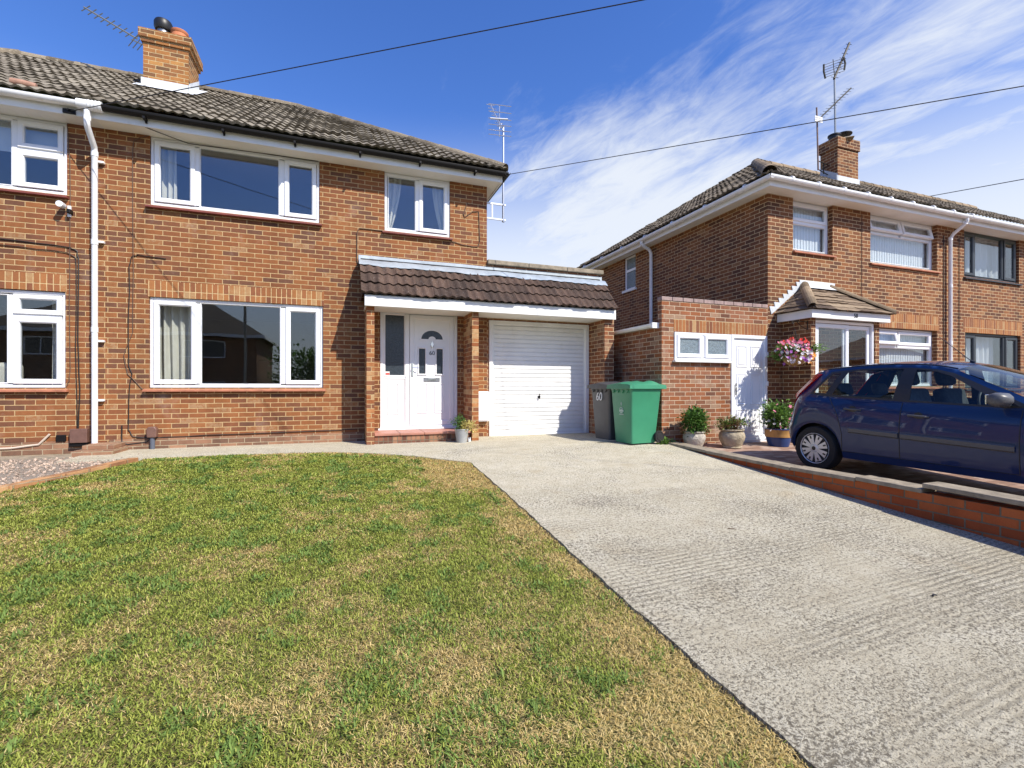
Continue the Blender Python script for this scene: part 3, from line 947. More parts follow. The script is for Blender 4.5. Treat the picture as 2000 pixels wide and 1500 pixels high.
def grass():
    rg = np.random.RandomState(3)
    # candidate roots, denser near the camera
    N = 1350000
    X = rg.uniform(-6.4, 1.66, N)
    u = rg.rand(N)
    Y = 0.3 + (7.4 - 0.3) * u ** 1.2
    ll = np.array([lawn_left(y) for y in np.linspace(0, 7.5, 200)])
    lr = np.array([lawn_right(y) for y in np.linspace(0, 7.5, 200)])
    ii = np.clip((Y / 7.5 * 199).astype(int), 0, 199)
    # keep what the lens can see, with a margin for other viewpoints
    fwd = X * math.sin(YAW) + Y * math.cos(YAW)
    rt = X * math.cos(YAW) - Y * math.sin(YAW)
    ok = (X > ll[ii]) & (X < lr[ii] + 0.055 * rg.rand(N) ** 3) & (fwd > 0.5) & (np.abs(rt) < fwd * 1.35 + 1.3)
    X, Y, fwd = X[ok], Y[ok], fwd[ok]
    n = len(X)
    edge = np.clip((lr[np.clip((Y / 7.5 * 199).astype(int), 0, 199)] - X) / 0.55, 0, 1)
    dry = 0.34 * vnoise(X + 9, Y, 0.75, 1) + 0.36 * vnoise(X + 9, Y, 0.24, 2) + 0.30 * vnoise(X + 9, Y, 0.085, 5)
    edge = np.clip(edge + 0.7 * (vnoise(X + 3, Y, 0.5, 15) - 0.45), 0, 1)
    dry = 0.5 + (dry - 0.5) * 2.1 + 0.55 * (1 - edge) ** 1.2 + 0.16 * np.clip((X + Y * 0.4 - 0.9), 0, 1) * vnoise(X + 5, Y, 0.9, 17) + 0.10 * np.clip((Y - 6.3), 0, 1) + 0.55 * np.exp(-((X - 1.25) ** 2 / 0.16 + (Y - 5.55) ** 2 / 0.5))
    lush = vnoise(X + 20, Y, 0.13, 11)
    r = rg.rand(n)
    straw = r < np.clip((dry - 0.34) * 1.3, 0.07, 0.97)
    weed = (~straw) & (lush > 0.66) & (rg.rand(n) < 0.4)
    c = np.zeros((n, 4)); c[:, 3] = 1
    g1, g2 = np.array([0.20, 0.265, 0.04]), np.array([0.52, 0.55, 0.12])
    s1, s2 = np.array([0.56, 0.41, 0.14]), np.array([0.92, 0.74, 0.36])
    q = rg.rand(n)[:, None]
    c[:, :3] = np.where(straw[:, None], s1 + (s2 - s1) * q, g1 + (g2 - g1) * q)
    b1 = (rg.rand(n) < 0.22)
    c[b1, :3] = c[b1, :3] * 0.33
    c[weed, :3] = np.array([0.17, 0.255, 0.06]) * (0.8 + 0.6 * q[weed])
    L = rg.uniform(0.010, 0.030, n) * np.where(straw, 1.1, 1.0)
    L[weed] *= 1.5
    W = np.where(straw, 0.0017, 0.0024) * (0.8 + 0.5 * rg.rand(n)) * np.clip(fwd / 3.2, 0.85, 2.1)
    W[weed] *= 1.6
    th = rg.uniform(0, 2 * np.pi, n)
    lean = np.where(straw, rg.uniform(0.9, 1.5, n), rg.uniform(0.5, 1.35, n))
    z0 = np.array([lz(y) for y in np.linspace(0, 7.5, 400)])[np.clip((Y / 7.5 * 399).astype(int), 0, 399)]
    z0 = z0 + rg.uniform(-0.002, 0.012, n) + 0.012 * vnoise(X + 30, Y, 0.12, 21)
    dxh, dyh = np.cos(th), np.sin(th)
    px, py = -dyh, dxh
    hx, hz_ = np.sin(lean) * L, np.cos(lean) * L
    V = np.zeros((n, 5, 3))
    def setv(k, along, up, wd):
        V[:, k, 0] = X + dxh * along + px * wd
        V[:, k, 1] = Y + dyh * along + py * wd
        V[:, k, 2] = z0 + up
    setv(0, 0 * hx, 0 * hx, W); setv(1, 0 * hx, 0 * hx, -W)
    setv(2, hx * 0.5, hz_ * 0.62, -W * 0.9); setv(3, hx * 0.5, hz_ * 0.62, W * 0.9)
    setv(4, hx, hz_ * (0.9), 0 * W)
    me = bpy.data.meshes.new('grass')
    me.vertices.add(n * 5)
    me.vertices.foreach_set('co', V.reshape(-1))
    b = np.arange(n)[:, None] * 5
    quads = (b + np.array([[0, 1, 2, 3]])); tris = (b + np.array([[3, 2, 4]]))
    loops = np.concatenate([quads, tris], axis=1).reshape(-1)
    me.loops.add(n * 7)
    me.loops.foreach_set('vertex_index', loops.astype(np.int32))
    me.polygons.add(n * 2)
    st = (np.arange(n)[:, None] * 7 + np.array([[0, 4]])).reshape(-1)
    me.polygons.foreach_set('loop_start', st.astype(np.int32))
    at = me.attributes.new('tint', 'FLOAT_COLOR', 'FACE')
    at.data.foreach_set('color', np.repeat(c, 2, axis=0).reshape(-1))
    me.update(calc_edges=True)
    me.validate()
    me.materials.append(m_blade)
    o = bpy.data.objects.new('grass', me)
    COL.objects.link(o)
    tag(o, 'short mown lawn grass, green with dry straw patches', 'grass', None, 'stuff')
    return n
grass()

# neighbour's block-paved drive and the low wall between the drives
def nz(y):
    return -0.085 - 0.052 * (6.75 - min(y, 6.75)) if y < 6.75 else -0.085
sheet('neighbour_drive', m_block, [-3.0, 0, 3, 6.75], lambda y: 5.4, lambda y: 21.0, nz, 'structure', origin=(5.4, 0, 0))
lw = thing('boundary_wall', (5.3, 4.0, -0.4), 'low orange brick wall with concrete coping between the two driveways', 'wall')
b = MB()
b.box(5.22, 5.40, -2.9, 6.74, -1.0, -0.085)
b.build('brickwork', m_brick_low, lw)
yb = 6.72
slabs = [(1.02, -0.005, -0.03), (1.0, -0.035, -0.055), (0.42, -0.05, -0.062), (0.78, -0.055, -0.05), (0.62, -0.035, -0.045), (1.35, 0.012, -0.012), (1.2, -0.02, -0.03), (1.2, -0.03, -0.03), (1.2, -0.03, -0.03)]
for (ln, za, zb) in slabs:
    s = MB()
    x0, x1 = 5.19, 5.43
    ya, yb2 = yb - 0.006, yb - ln
    pts = [(x0, ya, za), (x1, ya, za), (x1, yb2, zb), (x0, yb2, zb)]
    s.quad(*pts)
    low = [(p[0], p[1], -0.086) for p in pts]
    low = [(p[0], p[1], p[2] - 0.044) for p in pts]
    s.quad(*low)
    for k in range(4):
        k2 = (k + 1) % 4
        s.quad(pts[k], pts[k2], low[k2], low[k])
    s.build('coping_slab', m_coping, lw, bevel=0.008)
    yb = yb2

# gravel bed with brick edging on the left
sheet('gravel_bed', m_gravel, [0.0, 3, 6.7, 7.2, 7.95], lambda y: -9.0, lambda y: lawn_left(y) - 0.11, lambda y: gz(y) - 0.02, 'structure')
def gravel():
    rg = random.Random(5)
    mb = MB()
    for i in range(3400):
        y = rg.uniform(5.3, 7.9)
        x = rg.uniform(-6.4, lawn_left(y) - 0.16)
        r = rg.uniform(0.010, 0.026)
        z = gz(y) - 0.02 + r * 0.3
        M = Matrix.Translation((x, y, z)) @ Euler((rg.random() * 6, rg.random() * 6, rg.random() * 6)).to_matrix().to_4x4()
        a = [Vector((r * rg.uniform(.7, 1.2), 0, 0)), Vector((-r, 0, 0)), Vector((0, r * rg.uniform(.6, 1), 0)), Vector((0, -r * .8, 0)), Vector((0, 0, r * .7)), Vector((0, 0, -r * .6))]
        p = [M @ q for q in a]
        vv = rg.random()
        for f in ((0, 2, 4), (2, 1, 4), (1, 3, 4), (3, 0, 4), (2, 0, 5), (1, 2, 5), (3, 1, 5), (0, 3, 5)):
            mb.quad(p[f[0]], p[f[1]], p[f[2]], var=vv)
    o = mb.build('gravel', m_stone, None, normals=False)
    tag(o, 'pale pink and buff gravel in the bed at the left', 'gravel', None, 'stuff')
gravel()
ed = MB()
for k in range(22):
    y0 = 7.22 - k * 0.2
    y1 = y0 - 0.192
    xa, xb = lawn_left(y0), lawn_left(y1)
    za, zb = gz(y0) + 0.035, gz(y1) + 0.035
    i = len(ed.v)
    for (x, y, z) in ((xa, y0, za), (xb, y1, zb)):
        ed.v += [(x - 0.105, y, z), (x, y, z), (x, y, z - 0.16), (x - 0.105, y, z - 0.16)]
    for f in ((0, 1, 5, 4), (1, 2, 6, 5), (3, 0, 4, 7), (0, 3, 2, 1), (4, 5, 6, 7)):
        ed.f.append(tuple(i + q for q in f)); ed.var.append(0.5)
tag(ed.build('brick_edging', m_edge, None, (-3.2, 6.5, 0), bevel=0.006), 'line of orange bricks edging the lawn beside the gravel', 'edging')
kp = MB()
kp.box(-3.42, -2.96, 7.95, 8.46, -0.12, 0.06)
kp.box(-3.36, -3.0, 8.1, 8.48, 0.0602, 0.12)
tag(kp.build('brick_plinth', m_plinth, None, (-3.2, 8.2, 0), bevel=0.006), 'stepped brick plinth at the foot of the white downpipe', 'plinth')
pa = MB()
pa.box(-6.9, -3.43, 8.12, 8.47, -0.12, -0.035)
tag(pa.build('concrete_strip', m_coping, None, (-5, 8.3, 0)), None, None, None, 'structure')

# ------------------------------------------------------------------ the main house
D = 8.5
SOF = 4.72
H = thing('semi_detached_house', (0, D, 0), 'brick semi-detached house with white front door, garage and brown-tiled porch roof', 'house')
mb = MB()
holes = [(-2.72, -0.291, 0.915, 2.29), (-2.707, -0.347, 3.675, SOF + 0.001), (0.708, 1.873, 3.675, SOF + 0.001), (0.634, 2.02, 0.17, 2.30)]
wall(mb, 'y', D, -3.25, 2.58, -0.16, SOF, holes, 0.16)
mb.quad((2.58, D, -0.16), (2.58, D + 7, -0.16), (2.58, D + 7, SOF), (2.58, D, SOF))
mb.quad((-3.25, D + 7, -0.16), (2.58, D + 7, -0.16), (2.58, D + 7, SOF), (-3.25, D + 7, SOF))
mb.build('wall', m_brick, H, normals=False)
mb = MB()
mb.box(-3.2, 0.37, D - 0.012, D - 0.001, -0.15, 0.155)
mb.build('plinth_course', m_plinth, H)
mb = MB()
mb.box(-2.735, -0.276, D - 0.004, D + 0.1, 2.2905, 2.53)
mb.build('soldier_course', m_soldier, H)
# rooms behind the windows
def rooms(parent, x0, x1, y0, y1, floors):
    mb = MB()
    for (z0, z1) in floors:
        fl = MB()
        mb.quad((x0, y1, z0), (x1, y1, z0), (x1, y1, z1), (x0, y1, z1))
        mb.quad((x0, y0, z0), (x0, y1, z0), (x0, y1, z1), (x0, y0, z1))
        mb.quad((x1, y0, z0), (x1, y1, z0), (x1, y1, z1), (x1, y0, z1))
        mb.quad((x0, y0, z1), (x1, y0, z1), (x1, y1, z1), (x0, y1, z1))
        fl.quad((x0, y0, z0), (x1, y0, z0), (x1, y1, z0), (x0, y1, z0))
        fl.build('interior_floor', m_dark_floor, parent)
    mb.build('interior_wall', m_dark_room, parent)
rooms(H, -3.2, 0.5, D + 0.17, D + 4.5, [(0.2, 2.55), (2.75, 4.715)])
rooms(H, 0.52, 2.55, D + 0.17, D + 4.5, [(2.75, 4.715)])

window(H, D, -2.72, -0.291, 0.915, 2.29, [(-2.655, -2.135, 0.985, 2.225, 'sash'), (-2.07, -0.935, 0.965, 2.245, 'fix'), (-0.845, -0.355, 0.985, 2.225, 'sash')],
       0.03, sill=(-2.78, -0.25, 0.075), sillm=m_sill_o)
window(H, D, -2.707, -0.347, 3.675, SOF - 0.015, [(-2.64, -2.145, 3.745, 4.64, 'sash'), (-2.08, -0.955, 3.725, 4.665, 'fix'), (-0.865, -0.41, 3.745, 4.64, 'sash')],
       0.02, sill=(-2.75, -0.31, 0.07))
window(H, D, 0.708, 1.873, 3.675, SOF - 0.015, [(0.765, 1.255, 3.725, 4.66, 'fix'), (1.325, 1.815, 3.745, 4.64, 'sash')], 0.02, sill=(0.67, 1.91, 0.07))

# front door set
Yd = D + 0.035
fd = MB()
fd.ring(0.637, 2.017, 0.178, 2.297, 0.062, Yd, Yd + 0.07, 0.014)
fd.box(1.078, 1.142, Yd + 0.003, Yd + 0.067, 0.238, 2.237)
fd.box(0.60, 2.05, Yd - 0.045, Yd - 0.004, 0.172, 0.205)
dr = fd.build('front_door', m_white, H, bevel=0.004)
# door leaf with panels
lf = MB()
lx0, lx1, lz0, lz1 = 1.150, 1.950, 0.245, 2.228
def leafplate(mbx, x0, x1, z0, z1, hol, y, th):
    xs = sorted({x0, x1} | {h[0] for h in hol} | {h[1] for h in hol})
    zs = sorted({z0, z1} | {h[2] for h in hol} | {h[3] for h in hol})
    for a, b_ in zip(xs, xs[1:]):
        for c_, d_ in zip(zs, zs[1:]):
            cx, cz = (a + b_) / 2, (c_ + d_) / 2
            if any(h[0] < cx < h[1] and h[2] < cz < h[3] for h in hol):
                continue
            mbx.quad((a, y, c_), (b_, y, c_), (b_, y, d_), (a, y, d_))
    for h in hol:
        q = [(h[0], h[2]), (h[1], h[2]), (h[1], h[3]), (h[0], h[3])]
        for k in range(4):
            k2 = (k + 1) % 4
            mbx.quad((q[k][0], y, q[k][1]), (q[k2][0], y, q[k2][1]), (q[k2][0], y + th, q[k2][1]), (q[k][0], y + th, q[k][1]))
cxm = 1.55
slits = [(1.315, 1.425, 1.17, 1.625), (1.635, 1.745, 1.17, 1.625)]
yl = Yd + 0.012
leafplate(lf, lx0, lx1, lz0, lz1, slits, yl, 0.03)
lf.ring(lx0 - 0.002, lx1 + 0.002, lz0 - 0.002, lz1 + 0.002, 0.085, yl - 0.016, yl + 0.03, 0.014)
for h in slits:
    lf.ring(h[0] - 0.03, h[1] + 0.03, h[2] - 0.03, h[3] + 0.03, 0.03, yl - 0.014, yl + 0.012, 0.010)
for (a, b_) in ((1.30, 1.45), (1.61, 1.76)):
    lf.ring(a - 0.014, b_ + 0.014, 0.455, 1.0, 0.022, yl - 0.010, yl + 0.002, 0.014)
    lf.box(a + 0.035, b_ - 0.035, yl - 0.006, yl + 0.002, 0.505, 0.95)
lf.build('door_leaf', m_white, dr, bevel=0.002, seg=1)
# arched fanlight: raised rim plus dark glass
fa = MB()
def arch(r, ry, z0, n=20, cx=cxm):
    return [(cx + r * math.cos(PI * k / n), z0 + ry * math.sin(PI * k / n)) for k in range(n + 1)]
zb = 1.80
outer = arch(0.195, 0.155, zb)
inner = arch(0.065, 0.05, zb)
fa.prism(outer + inner[::-1], yl - 0.003, yl + 0.004)
fa.build('fanlight_glass', m_obsc_d, dr)
rm = MB()
for (pa, pb) in ((arch(0.225, 0.187, zb - 0.0), arch(0.195, 0.155, zb)), (arch(0.065, 0.05, zb), arch(0.045, 0.032, zb))):
    for k in range(20):
        q = [pa[k], pa[k + 1], pb[k + 1], pb[k]]
        rm.prism(q, yl - 0.012, yl - 0.0005)
for sgn in (-1, 1):
    rm.box(*sorted((cxm + sgn * 0.06, cxm + sgn * 0.225)), yl - 0.012, yl - 0.0005, zb - 0.032, zb - 0.001)
rm.build('fanlight_rim', m_white, dr)
for h in slits:
    gp = MB()
    gp.box(h[0] + 0.001, h[1] - 0.001, yl + 0.012, yl + 0.018, h[2] + 0.001, h[3] - 0.001)
    gp.build('door_glass', m_obsc_d, dr)
# side light
sp_ = MB()
sp_.ring(0.697, 1.08, 1.11, 2.237, 0.03, Yd + 0.008, Yd + 0.06, 0.014)
sp_.box(0.69, 1.08, Yd + 0.02, Yd + 0.05, 0.235, 1.11)
sp_.ring(0.70, 1.076, 0.24, 1.09, 0.022, Yd + 0.008, Yd + 0.022, 0.012)
sp_.ring(0.765, 0.955, 0.44, 1.0, 0.03, Yd + 0.010, Yd + 0.022, 0.02)
sp_.build('side_panel', m_white, dr, bevel=0.002, seg=1)
sg = MB(); sg.box(0.724, 1.053, Yd + 0.03, Yd + 0.036, 1.137, 2.21)
sg.build('side_glass', m_obsc_d, dr)
st = MB(); st.box(0.73, 0.80, Yd + 0.026, Yd + 0.0285, 1.145, 1.205)
st.build('sticker', m_white_paint, dr)
st = MB(); st.box(0.733, 0.797, Yd + 0.023, Yd + 0.0255, 1.15, 1.178)
st.build('sticker_print', m_red, dr)
hd = MB()
hd.box(1.178, 1.208, yl - 0.028, yl - 0.016, 1.12, 1.36)
hd.tube([(1.193, yl - 0.025, 1.275), (1.193, yl - 0.065, 1.275), (1.30, yl - 0.07, 1.27)], 0.009)
hd.tube([(1.193, yl - 0.016, 1.17), (1.193, yl - 0.035, 1.17)], 0.012)
hd.build('handle', m_chrome, dr, smooth=True)
lb = MB()
lb.box(1.40, 1.69, yl - 0.012, yl - 0.0005, 1.03, 1.105)
lb.build('letterbox', m_dullmetal, dr, bevel=0.004)
lb = MB(); lb.box(1.475, 1.615, yl - 0.018, yl - 0.0122, 1.045, 1.09)
lb.build('letterbox_flap', m_chrome, dr, bevel=0.004)
kn = MB()
kn.prism([(cxm, 1.62), (cxm + 0.02, 1.66), (cxm + 0.035, 1.70), (cxm + 0.012, 1.735), (cxm, 1.775), (cxm - 0.012, 1.735), (cxm - 0.035, 1.70), (cxm - 0.02, 1.66)], yl - 0.022, yl - 0.0005)
kn.tube([(cxm - 0.028, yl - 0.028, 1.70), (cxm - 0.02, yl - 0.035, 1.66), (cxm, yl - 0.037, 1.645), (cxm + 0.02, yl - 0.035, 1.66), (cxm + 0.028, yl - 0.028, 1.70)], 0.006)
kn.build('door_knocker', m_chrome, dr, smooth=True)
text('house_number', '60', 0.105, (cxm, yl - 0.004, 1.545), (PI / 2, 0, 0), m_black, dr)

# porch step, piers, garage front
s = MB()
s.box(0.502, 2.124, 7.95, 8.495, -0.1, 0.128)
s.build('porch_step', m_rowlock, H, bevel=0.01)
s = MB()
for k in range(4):
    xa = 0.502 + k * 0.4055
    s.box(xa + 0.003, xa + 0.4025, 7.925, Yd + 0.0, 0.129, 0.17)
s.build('step_tile', m_steptile, H, bevel=0.006)
for (a, b_) in ((0.379, 0.50), (2.126, 2.246)):
    p = MB(); p.box(a, b_, 7.89, D - 0.001, -0.1, 2.235)
    p.build('porch_pier', m_brick_pier, H)
p = MB(); p.box(4.756, 4.965, 7.89, D - 0.001, -0.1, 2.235)
p.build('garage_pier', m_brick_red, H)
g = MB()
wall(g, 'y', D, 2.582, 4.965, -0.1, 3.24, [(2.615, 4.752, -0.1001, 2.20)], 0.12)
g.quad((4.965, D, -0.16), (4.965, D + 5.5, -0.16), (4.965, D + 5.5, 3.0), (4.965, D, 3.0))
g.quad((4.965, D, 3.0), (4.965, D + 0.2, 3.0), (4.965, D + 0.2, 3.24), (4.965, D, 3.24))
g.quad((2.582, D + 0.2, 3.0), (4.965, D + 0.2, 3.0), (4.965, D + 0.2, 3.24), (2.582, D + 0.2, 3.24))
g.build('garage_wall', m_brick_red, H, normals=False)
g = MB(); g.box(2.583, 4.964, D + 0.201, D + 5.5, 2.9, 3.0)
g.build('garage_roof', m_coping, H)
g = MB()
for k in range(3):
    g.box(2.585 + k * 0.83, 2.585 + (k + 1) * 0.83 - 0.006, D - 0.06, D + 0.25, 3.245, 3.33)
g.build('parapet_coping', m_coping, H, bevel=0.012)
gd = MB()
gd.ring(2.62, 4.748, -0.05, 2.195, 0.08, D - 0.02, D + 0.08, 0.012)
gdo = gd.build('garage_door', m_white_paint, H)
gp = MB()
x0, x1 = 2.695, 4.674
n = 25
zz0, zz1 = 0.035, 2.118
prof = []
for k in range(n):
    za = zz0 + (zz1 - zz0) * k / n
    hgt = (zz1 - zz0) / n
    prof += [(0.0, za + 0.004), (0.0, za + hgt - 0.022), (0.016, za + hgt - 0.014), (0.016, za + hgt - 0.004)]
for (a, b_) in zip(prof, prof[1:]):
    gp.quad((x0, D + 0.03 + a[0], a[1]), (x1, D + 0.03 + a[0], a[1]), (x1, D + 0.03 + b_[0], b_[1]), (x0, D + 0.03 + b_[0], b_[1]))
for xe in (x0, x1 - 0.03):
    gp.box(xe, xe + 0.03, D + 0.022, D + 0.028, zz0, zz1)
gp.box(x0, x1, D + 0.02, D + 0.05, 0.0, zz0)
gp.build('ribbed_panel', m_white_paint, gdo, normals=False)
gh = MB()
gh.lathe([(0.026, 0), (0.026, -0.012), (0.014, -0.016), (0.014, -0.03)], (3.66, D + 0.028, 0.735), 14, 'y')
gh.box(3.652, 3.668, D - 0.012, D + 0.0, 0.70, 0.80)
gh.build('lock_handle', m_black_pl, gdo)
mt = MB(); mt.box(2.275, 2.592, D - 0.10, D - 0.001, 0.29, 0.85)
mto = mt.build('meter_box', m_meter, H, bevel=0.012)
mt = MB(); mt.box(2.295, 2.572, D - 0.108, D - 0.1005, 0.315, 0.825)
mt.build('meter_box_door', m_meter, mto, bevel=0.004)

# porch roof
pr = MB()
e0 = Vector((0.29, 7.765, 2.405))
pup = Vector((0, 0.735, 0.80)).normalized()
PL = 0.80
slope_tiles(pr, e0, (1, 0, 0), pup, PL, lambda v: (0.0, 4.66 + 0.09 * v), 0.146, 0.27, 0.030, 0.026, 11, 1.0)
pr.build('porch_roof_tiles', m_roof_porch, H, normals=False)
pr = MB()
pr.quad((0.31, 7.80, 2.395), (4.93, 7.80, 2.395), (5.0, 8.49, 3.15), (0.31, 8.49, 3.15))
pr.quad((0.31, 7.80, 2.395), (0.31, 8.49, 3.15), (0.31, 8.49, 2.39))
pr.quad((4.93, 7.80, 2.395), (5.0, 8.49, 3.15), (4.95, 8.49, 2.39))
pr.build('porch_roof_deck', m_black, H)
fl = MB()
pn = Vector((0, -0.80, 0.735)).normalized()
n = 64
fi = []
for k in range(n + 1):
    x = 0.275 + (5.05 - 0.275) * k / n
    wv = 0.012 * (0.5 + 0.5 * math.cos(2 * PI * (x - 0.29) / 0.151)) + 0.006 * math.sin(x * 7.3)
    lo = e0 + pup * (PL - 0.06 + 0.014 * math.sin(x * 5.1) + 0.008 * math.sin(x * 17)) + pn * (0.032 + wv)
    mi = e0 + pup * (PL + 0.10) + pn * (0.030 + wv * 0.6)
    hi = Vector((0, D - 0.014, 3.09 + 0.004 * math.sin(x * 9)))
    tp = Vector((0, D - 0.010, 3.20 + 0.004 * math.sin(x * 4)))
    fi.append([(x, lo.y, lo.z), (x, mi.y, mi.z), (x, hi.y, hi.z), (x, tp.y, tp.z), (x, D - 0.001, tp.z)])
for a, b_ in zip(fi, fi[1:]):
    for q in range(4):
        fl.quad(a[q], b_[q], b_[q + 1], a[q + 1])
fl.build('lead_flashing', m_lead, H, smooth='all')
pf = MB(); pf.box(0.345, 4.955, 7.805, 7.845, 2.225, 2.405)
pf.build('porch_fascia', m_white_paint, H, bevel=0.003)
pf = MB(); pf.box(0.36, 4.945, 7.846, D - 0.002, 2.238, 2.262)
pf.build('porch_soffit', m_soffit, H)

# main roof, eaves
PITCH = 0.656
up = Vector((0, 1, PITCH)).normalized()
cosr = up.y
EY, EZ = 8.10, 4.90
RY = 11.9
SL = (RY - EY) / cosr
def roof_main(parent, xl, xr, hipl, hipr, mat, seed):
    mb = MB()
    def lim(v):
        k = v * cosr
        return (xl + (k if hipl else 0), xr - (k if hipr else 0))
    slope_tiles(mb, (0, EY, EZ), (1, 0, 0), up, SL, lim, 0.135, 0.30, 0.023, 0.024, seed, 0.9)
    o = mb.build('roof', mat, parent, normals=False)
    # back slope and hip ends
    q = MB()
    zr = EZ + PITCH * (RY - EY)
    ln = RY - EY
    a, b_ = xl + (ln if hipl else 0), xr - (ln if hipr else 0)
    q.quad((xl, 2 * RY - EY, EZ), (xr, 2 * RY - EY, EZ), (b_, RY, zr), (a, RY, zr))
    if hipr:
        q.quad((xr, EY, EZ), (xr, 2 * RY - EY, EZ), (b_, RY, zr))
    if hipl:
        q.quad((xl, EY, EZ), (xl, 2 * RY - EY, EZ), (a, RY, zr))
    q.build('rear_roof_slope', mat, parent)
    r = MB()
    half_round(r, (a, RY, zr + 0.0), (b_, RY, zr + 0.0), 0.11, 8, 0.42)
    if hipr:
        half_round(r, (b_, RY, zr), (xr - 0.05, EY + 0.05, EZ + 0.05), 0.105, 8, 0.4)
    if hipl:
        half_round(r, (a, RY, zr), (xl + 0.05, EY + 0.05, EZ + 0.05), 0.13, 8, 0.4)
    r.build('ridge_tiles', m_ridge, parent)
roof_main(H, -3.25, 2.86, False, True, m_roof, 4)
ev = MB()
ev.box(-3.25, 2.785, 8.19, 8.215, 4.69, 4.86)
ev.box(2.76, 2.785, 8.2151, 15.6, 4.69, 4.86)
ev.build('fascia', m_white_paint, H, bevel=0.003)
ev = MB()
ev.box(-3.25, 2.759, 8.216, D + 0.11, SOF - 0.012, SOF + 0.01)
ev.box(2.581, 2.759, D + 0.111, 15.4, SOF - 0.012, SOF + 0.01)
ev.build('soffit', m_soffit, H)
gt = MB()
gutter(gt, (-3.16, 8.13, 4.845), (2.87, 8.13, 4.835), 0.058)
gutter(gt, (2.845, 8.075, 4.836), (2.845, 15.5, 4.845), 0.058)
go = gt.build('gutter', m_black_pl, H)
for k in range(6):
    x = -2.65 + k * 0.98
    br = MB()
    br.box(x - 0.015, x + 0.015, 8.075, 8.189, 4.758, 4.79)
    br.box(x - 0.012, x + 0.012, 8.165, 8.189, 4.735, 4.80)
    br.build('gutter_bracket', m_black_pl, go)
# chimney with cowl and pot
ch = MB()
ch.box(-3.46, -2.74, 10.53, 11.2, 5.7, 7.34)
ch.box(-3.49, -2.71, 10.50, 11.23, 7.3401, 7.415)
ch.box(-3.52, -2.68, 10.47, 11.26, 7.4151, 7.57)
cho = ch.build('chimney', m_brick_chim, H)
c2 = MB()
c2.lathe([(0.38, 0), (0.3, 0.05), (0.0, 0.07)], (-3.1, 10.86, 7.57), 4)
c2.build('flaunching', m_coping, cho)
c2 = MB()
c2.lathe([(0.11, 0), (0.10, 0.12), (0.10, 0.16)], (-3.20, 10.72, 7.58), 18)
c2.build('chimney_pot', m_dullmetal, cho, smooth=True)
c2 = MB()
c2.lathe([(0.02, 0.0), (0.13, 0.01), (0.15, 0.06), (0.15, 0.15), (0.13, 0.19), (0.02, 0.20)], (-3.20, 10.72, 7.72), 20)
c2.build('chimney_cowl', m_black, cho, smooth=True)
c2 = MB()
c2.lathe([(0.145, 0), (0.14, 0.06), (0.13, 0.1), (0.145, 0.12), (0.145, 0.16), (0.11, 0.165), (0.1, 0.05)], (-2.93, 10.70, 7.60), 20)
c2.build('chimney_pot', m_terracotta, cho, smooth=True)
cf = MB()
def roofz(y): return EZ + PITCH * (y - EY)
pts = [(-3.56, 10.44), (-2.66, 10.44)]
cf.quad((-3.56, 10.32, roofz(10.32) + 0.055), (-2.62, 10.32, roofz(10.32) + 0.055), (-2.62, 10.525, roofz(10.525) + 0.065), (-3.56, 10.525, roofz(10.525) + 0.065))
cf.quad((-3.49, 10.52, roofz(10.5) + 0.03), (-2.71, 10.52, roofz(10.5) + 0.03), (-2.71, 10.515, roofz(10.5) + 0.20), (-3.49, 10.515, roofz(10.5) + 0.20))
cf.quad((-2.73, 10.50, roofz(10.5) + 0.05), (-2.73, 11.2, roofz(11.2) + 0.05), (-2.73, 11.2, roofz(11.2) + 0.24), (-2.73, 10.50, roofz(10.5) + 0.22))
cf.quad((-2.735, 10.40, roofz(10.4) + 0.062), (-2.58, 10.40, roofz(10.4) + 0.062), (-2.58, 11.2, roofz(11.2) + 0.062), (-2.735, 11.2, roofz(11.2) + 0.062))
cf.build('chimney_flashing', m_lead_w, cho)

# ------------------------------------------------------------------ attached house at the left
L = thing('semi_detached_house', (-6, D, 0), 'adjoining brick house at the left edge with white gutter and downpipe', 'house')
mb = MB()
holes = [(-6.3, -3.712, 0.915, 2.29), (-6.3, -3.694, 3.675, SOF + 0.001)]
wall(mb, 'y', D, -9.3, -3.2501, -0.16, SOF, holes, 0.16)
mb.build('wall', m_brick, L, normals=False)
mb = MB(); mb.box(-9.2, -3.45, D - 0.012, D - 0.001, -0.15, 0.155)
mb.build('plinth_course', m_plinth, L)
mb = MB(); mb.box(-6.315, -3.697, D - 0.004, D + 0.1, 2.2905, 2.53)
mb.build('soldier_course', m_soldier, L)
rooms(L, -7.0, -3.3, D + 0.17, D + 4.0, [(0.2, 2.55), (2.75, 4.715)])
window(L, D, -6.3, -3.694, 3.675, SOF - 0.015, [(-6.24, -4.31, 3.73, 4.66, 'fix'), (-4.235, -3.755, 4.295, 4.645, 'sash'), (-4.235, -3.755, 3.745, 4.215, 'sash')], 0.02, sill=(-6.35, -3.67, 0.07))
window(L, D, -6.3, -3.712, 0.915, 2.285, [(-6.24, -4.36, 0.975, 2.22, 'fix'), (-4.285, -3.775, 1.965, 2.215, 'sash'), (-4.285, -3.775, 0.985, 1.885, 'sash')], 0.03, sill=(-6.35, -3.67, 0.075), sillm=m_sill_o)
roof_main(L, -9.7, -3.2501, True, False, m_roof, 9)
ev = MB(); ev.box(-9.5, -3.2505, 8.19, 8.215, 4.69, 4.86)
ev.build('fascia', m_white_paint, L, bevel=0.003)
ev = MB()
k = -9.5
while k < -3.3:
    ev.box(k, min(k + 0.148, -3.251), 8.216, D + 0.11, SOF - 0.012, SOF + 0.01)
    k += 0.15
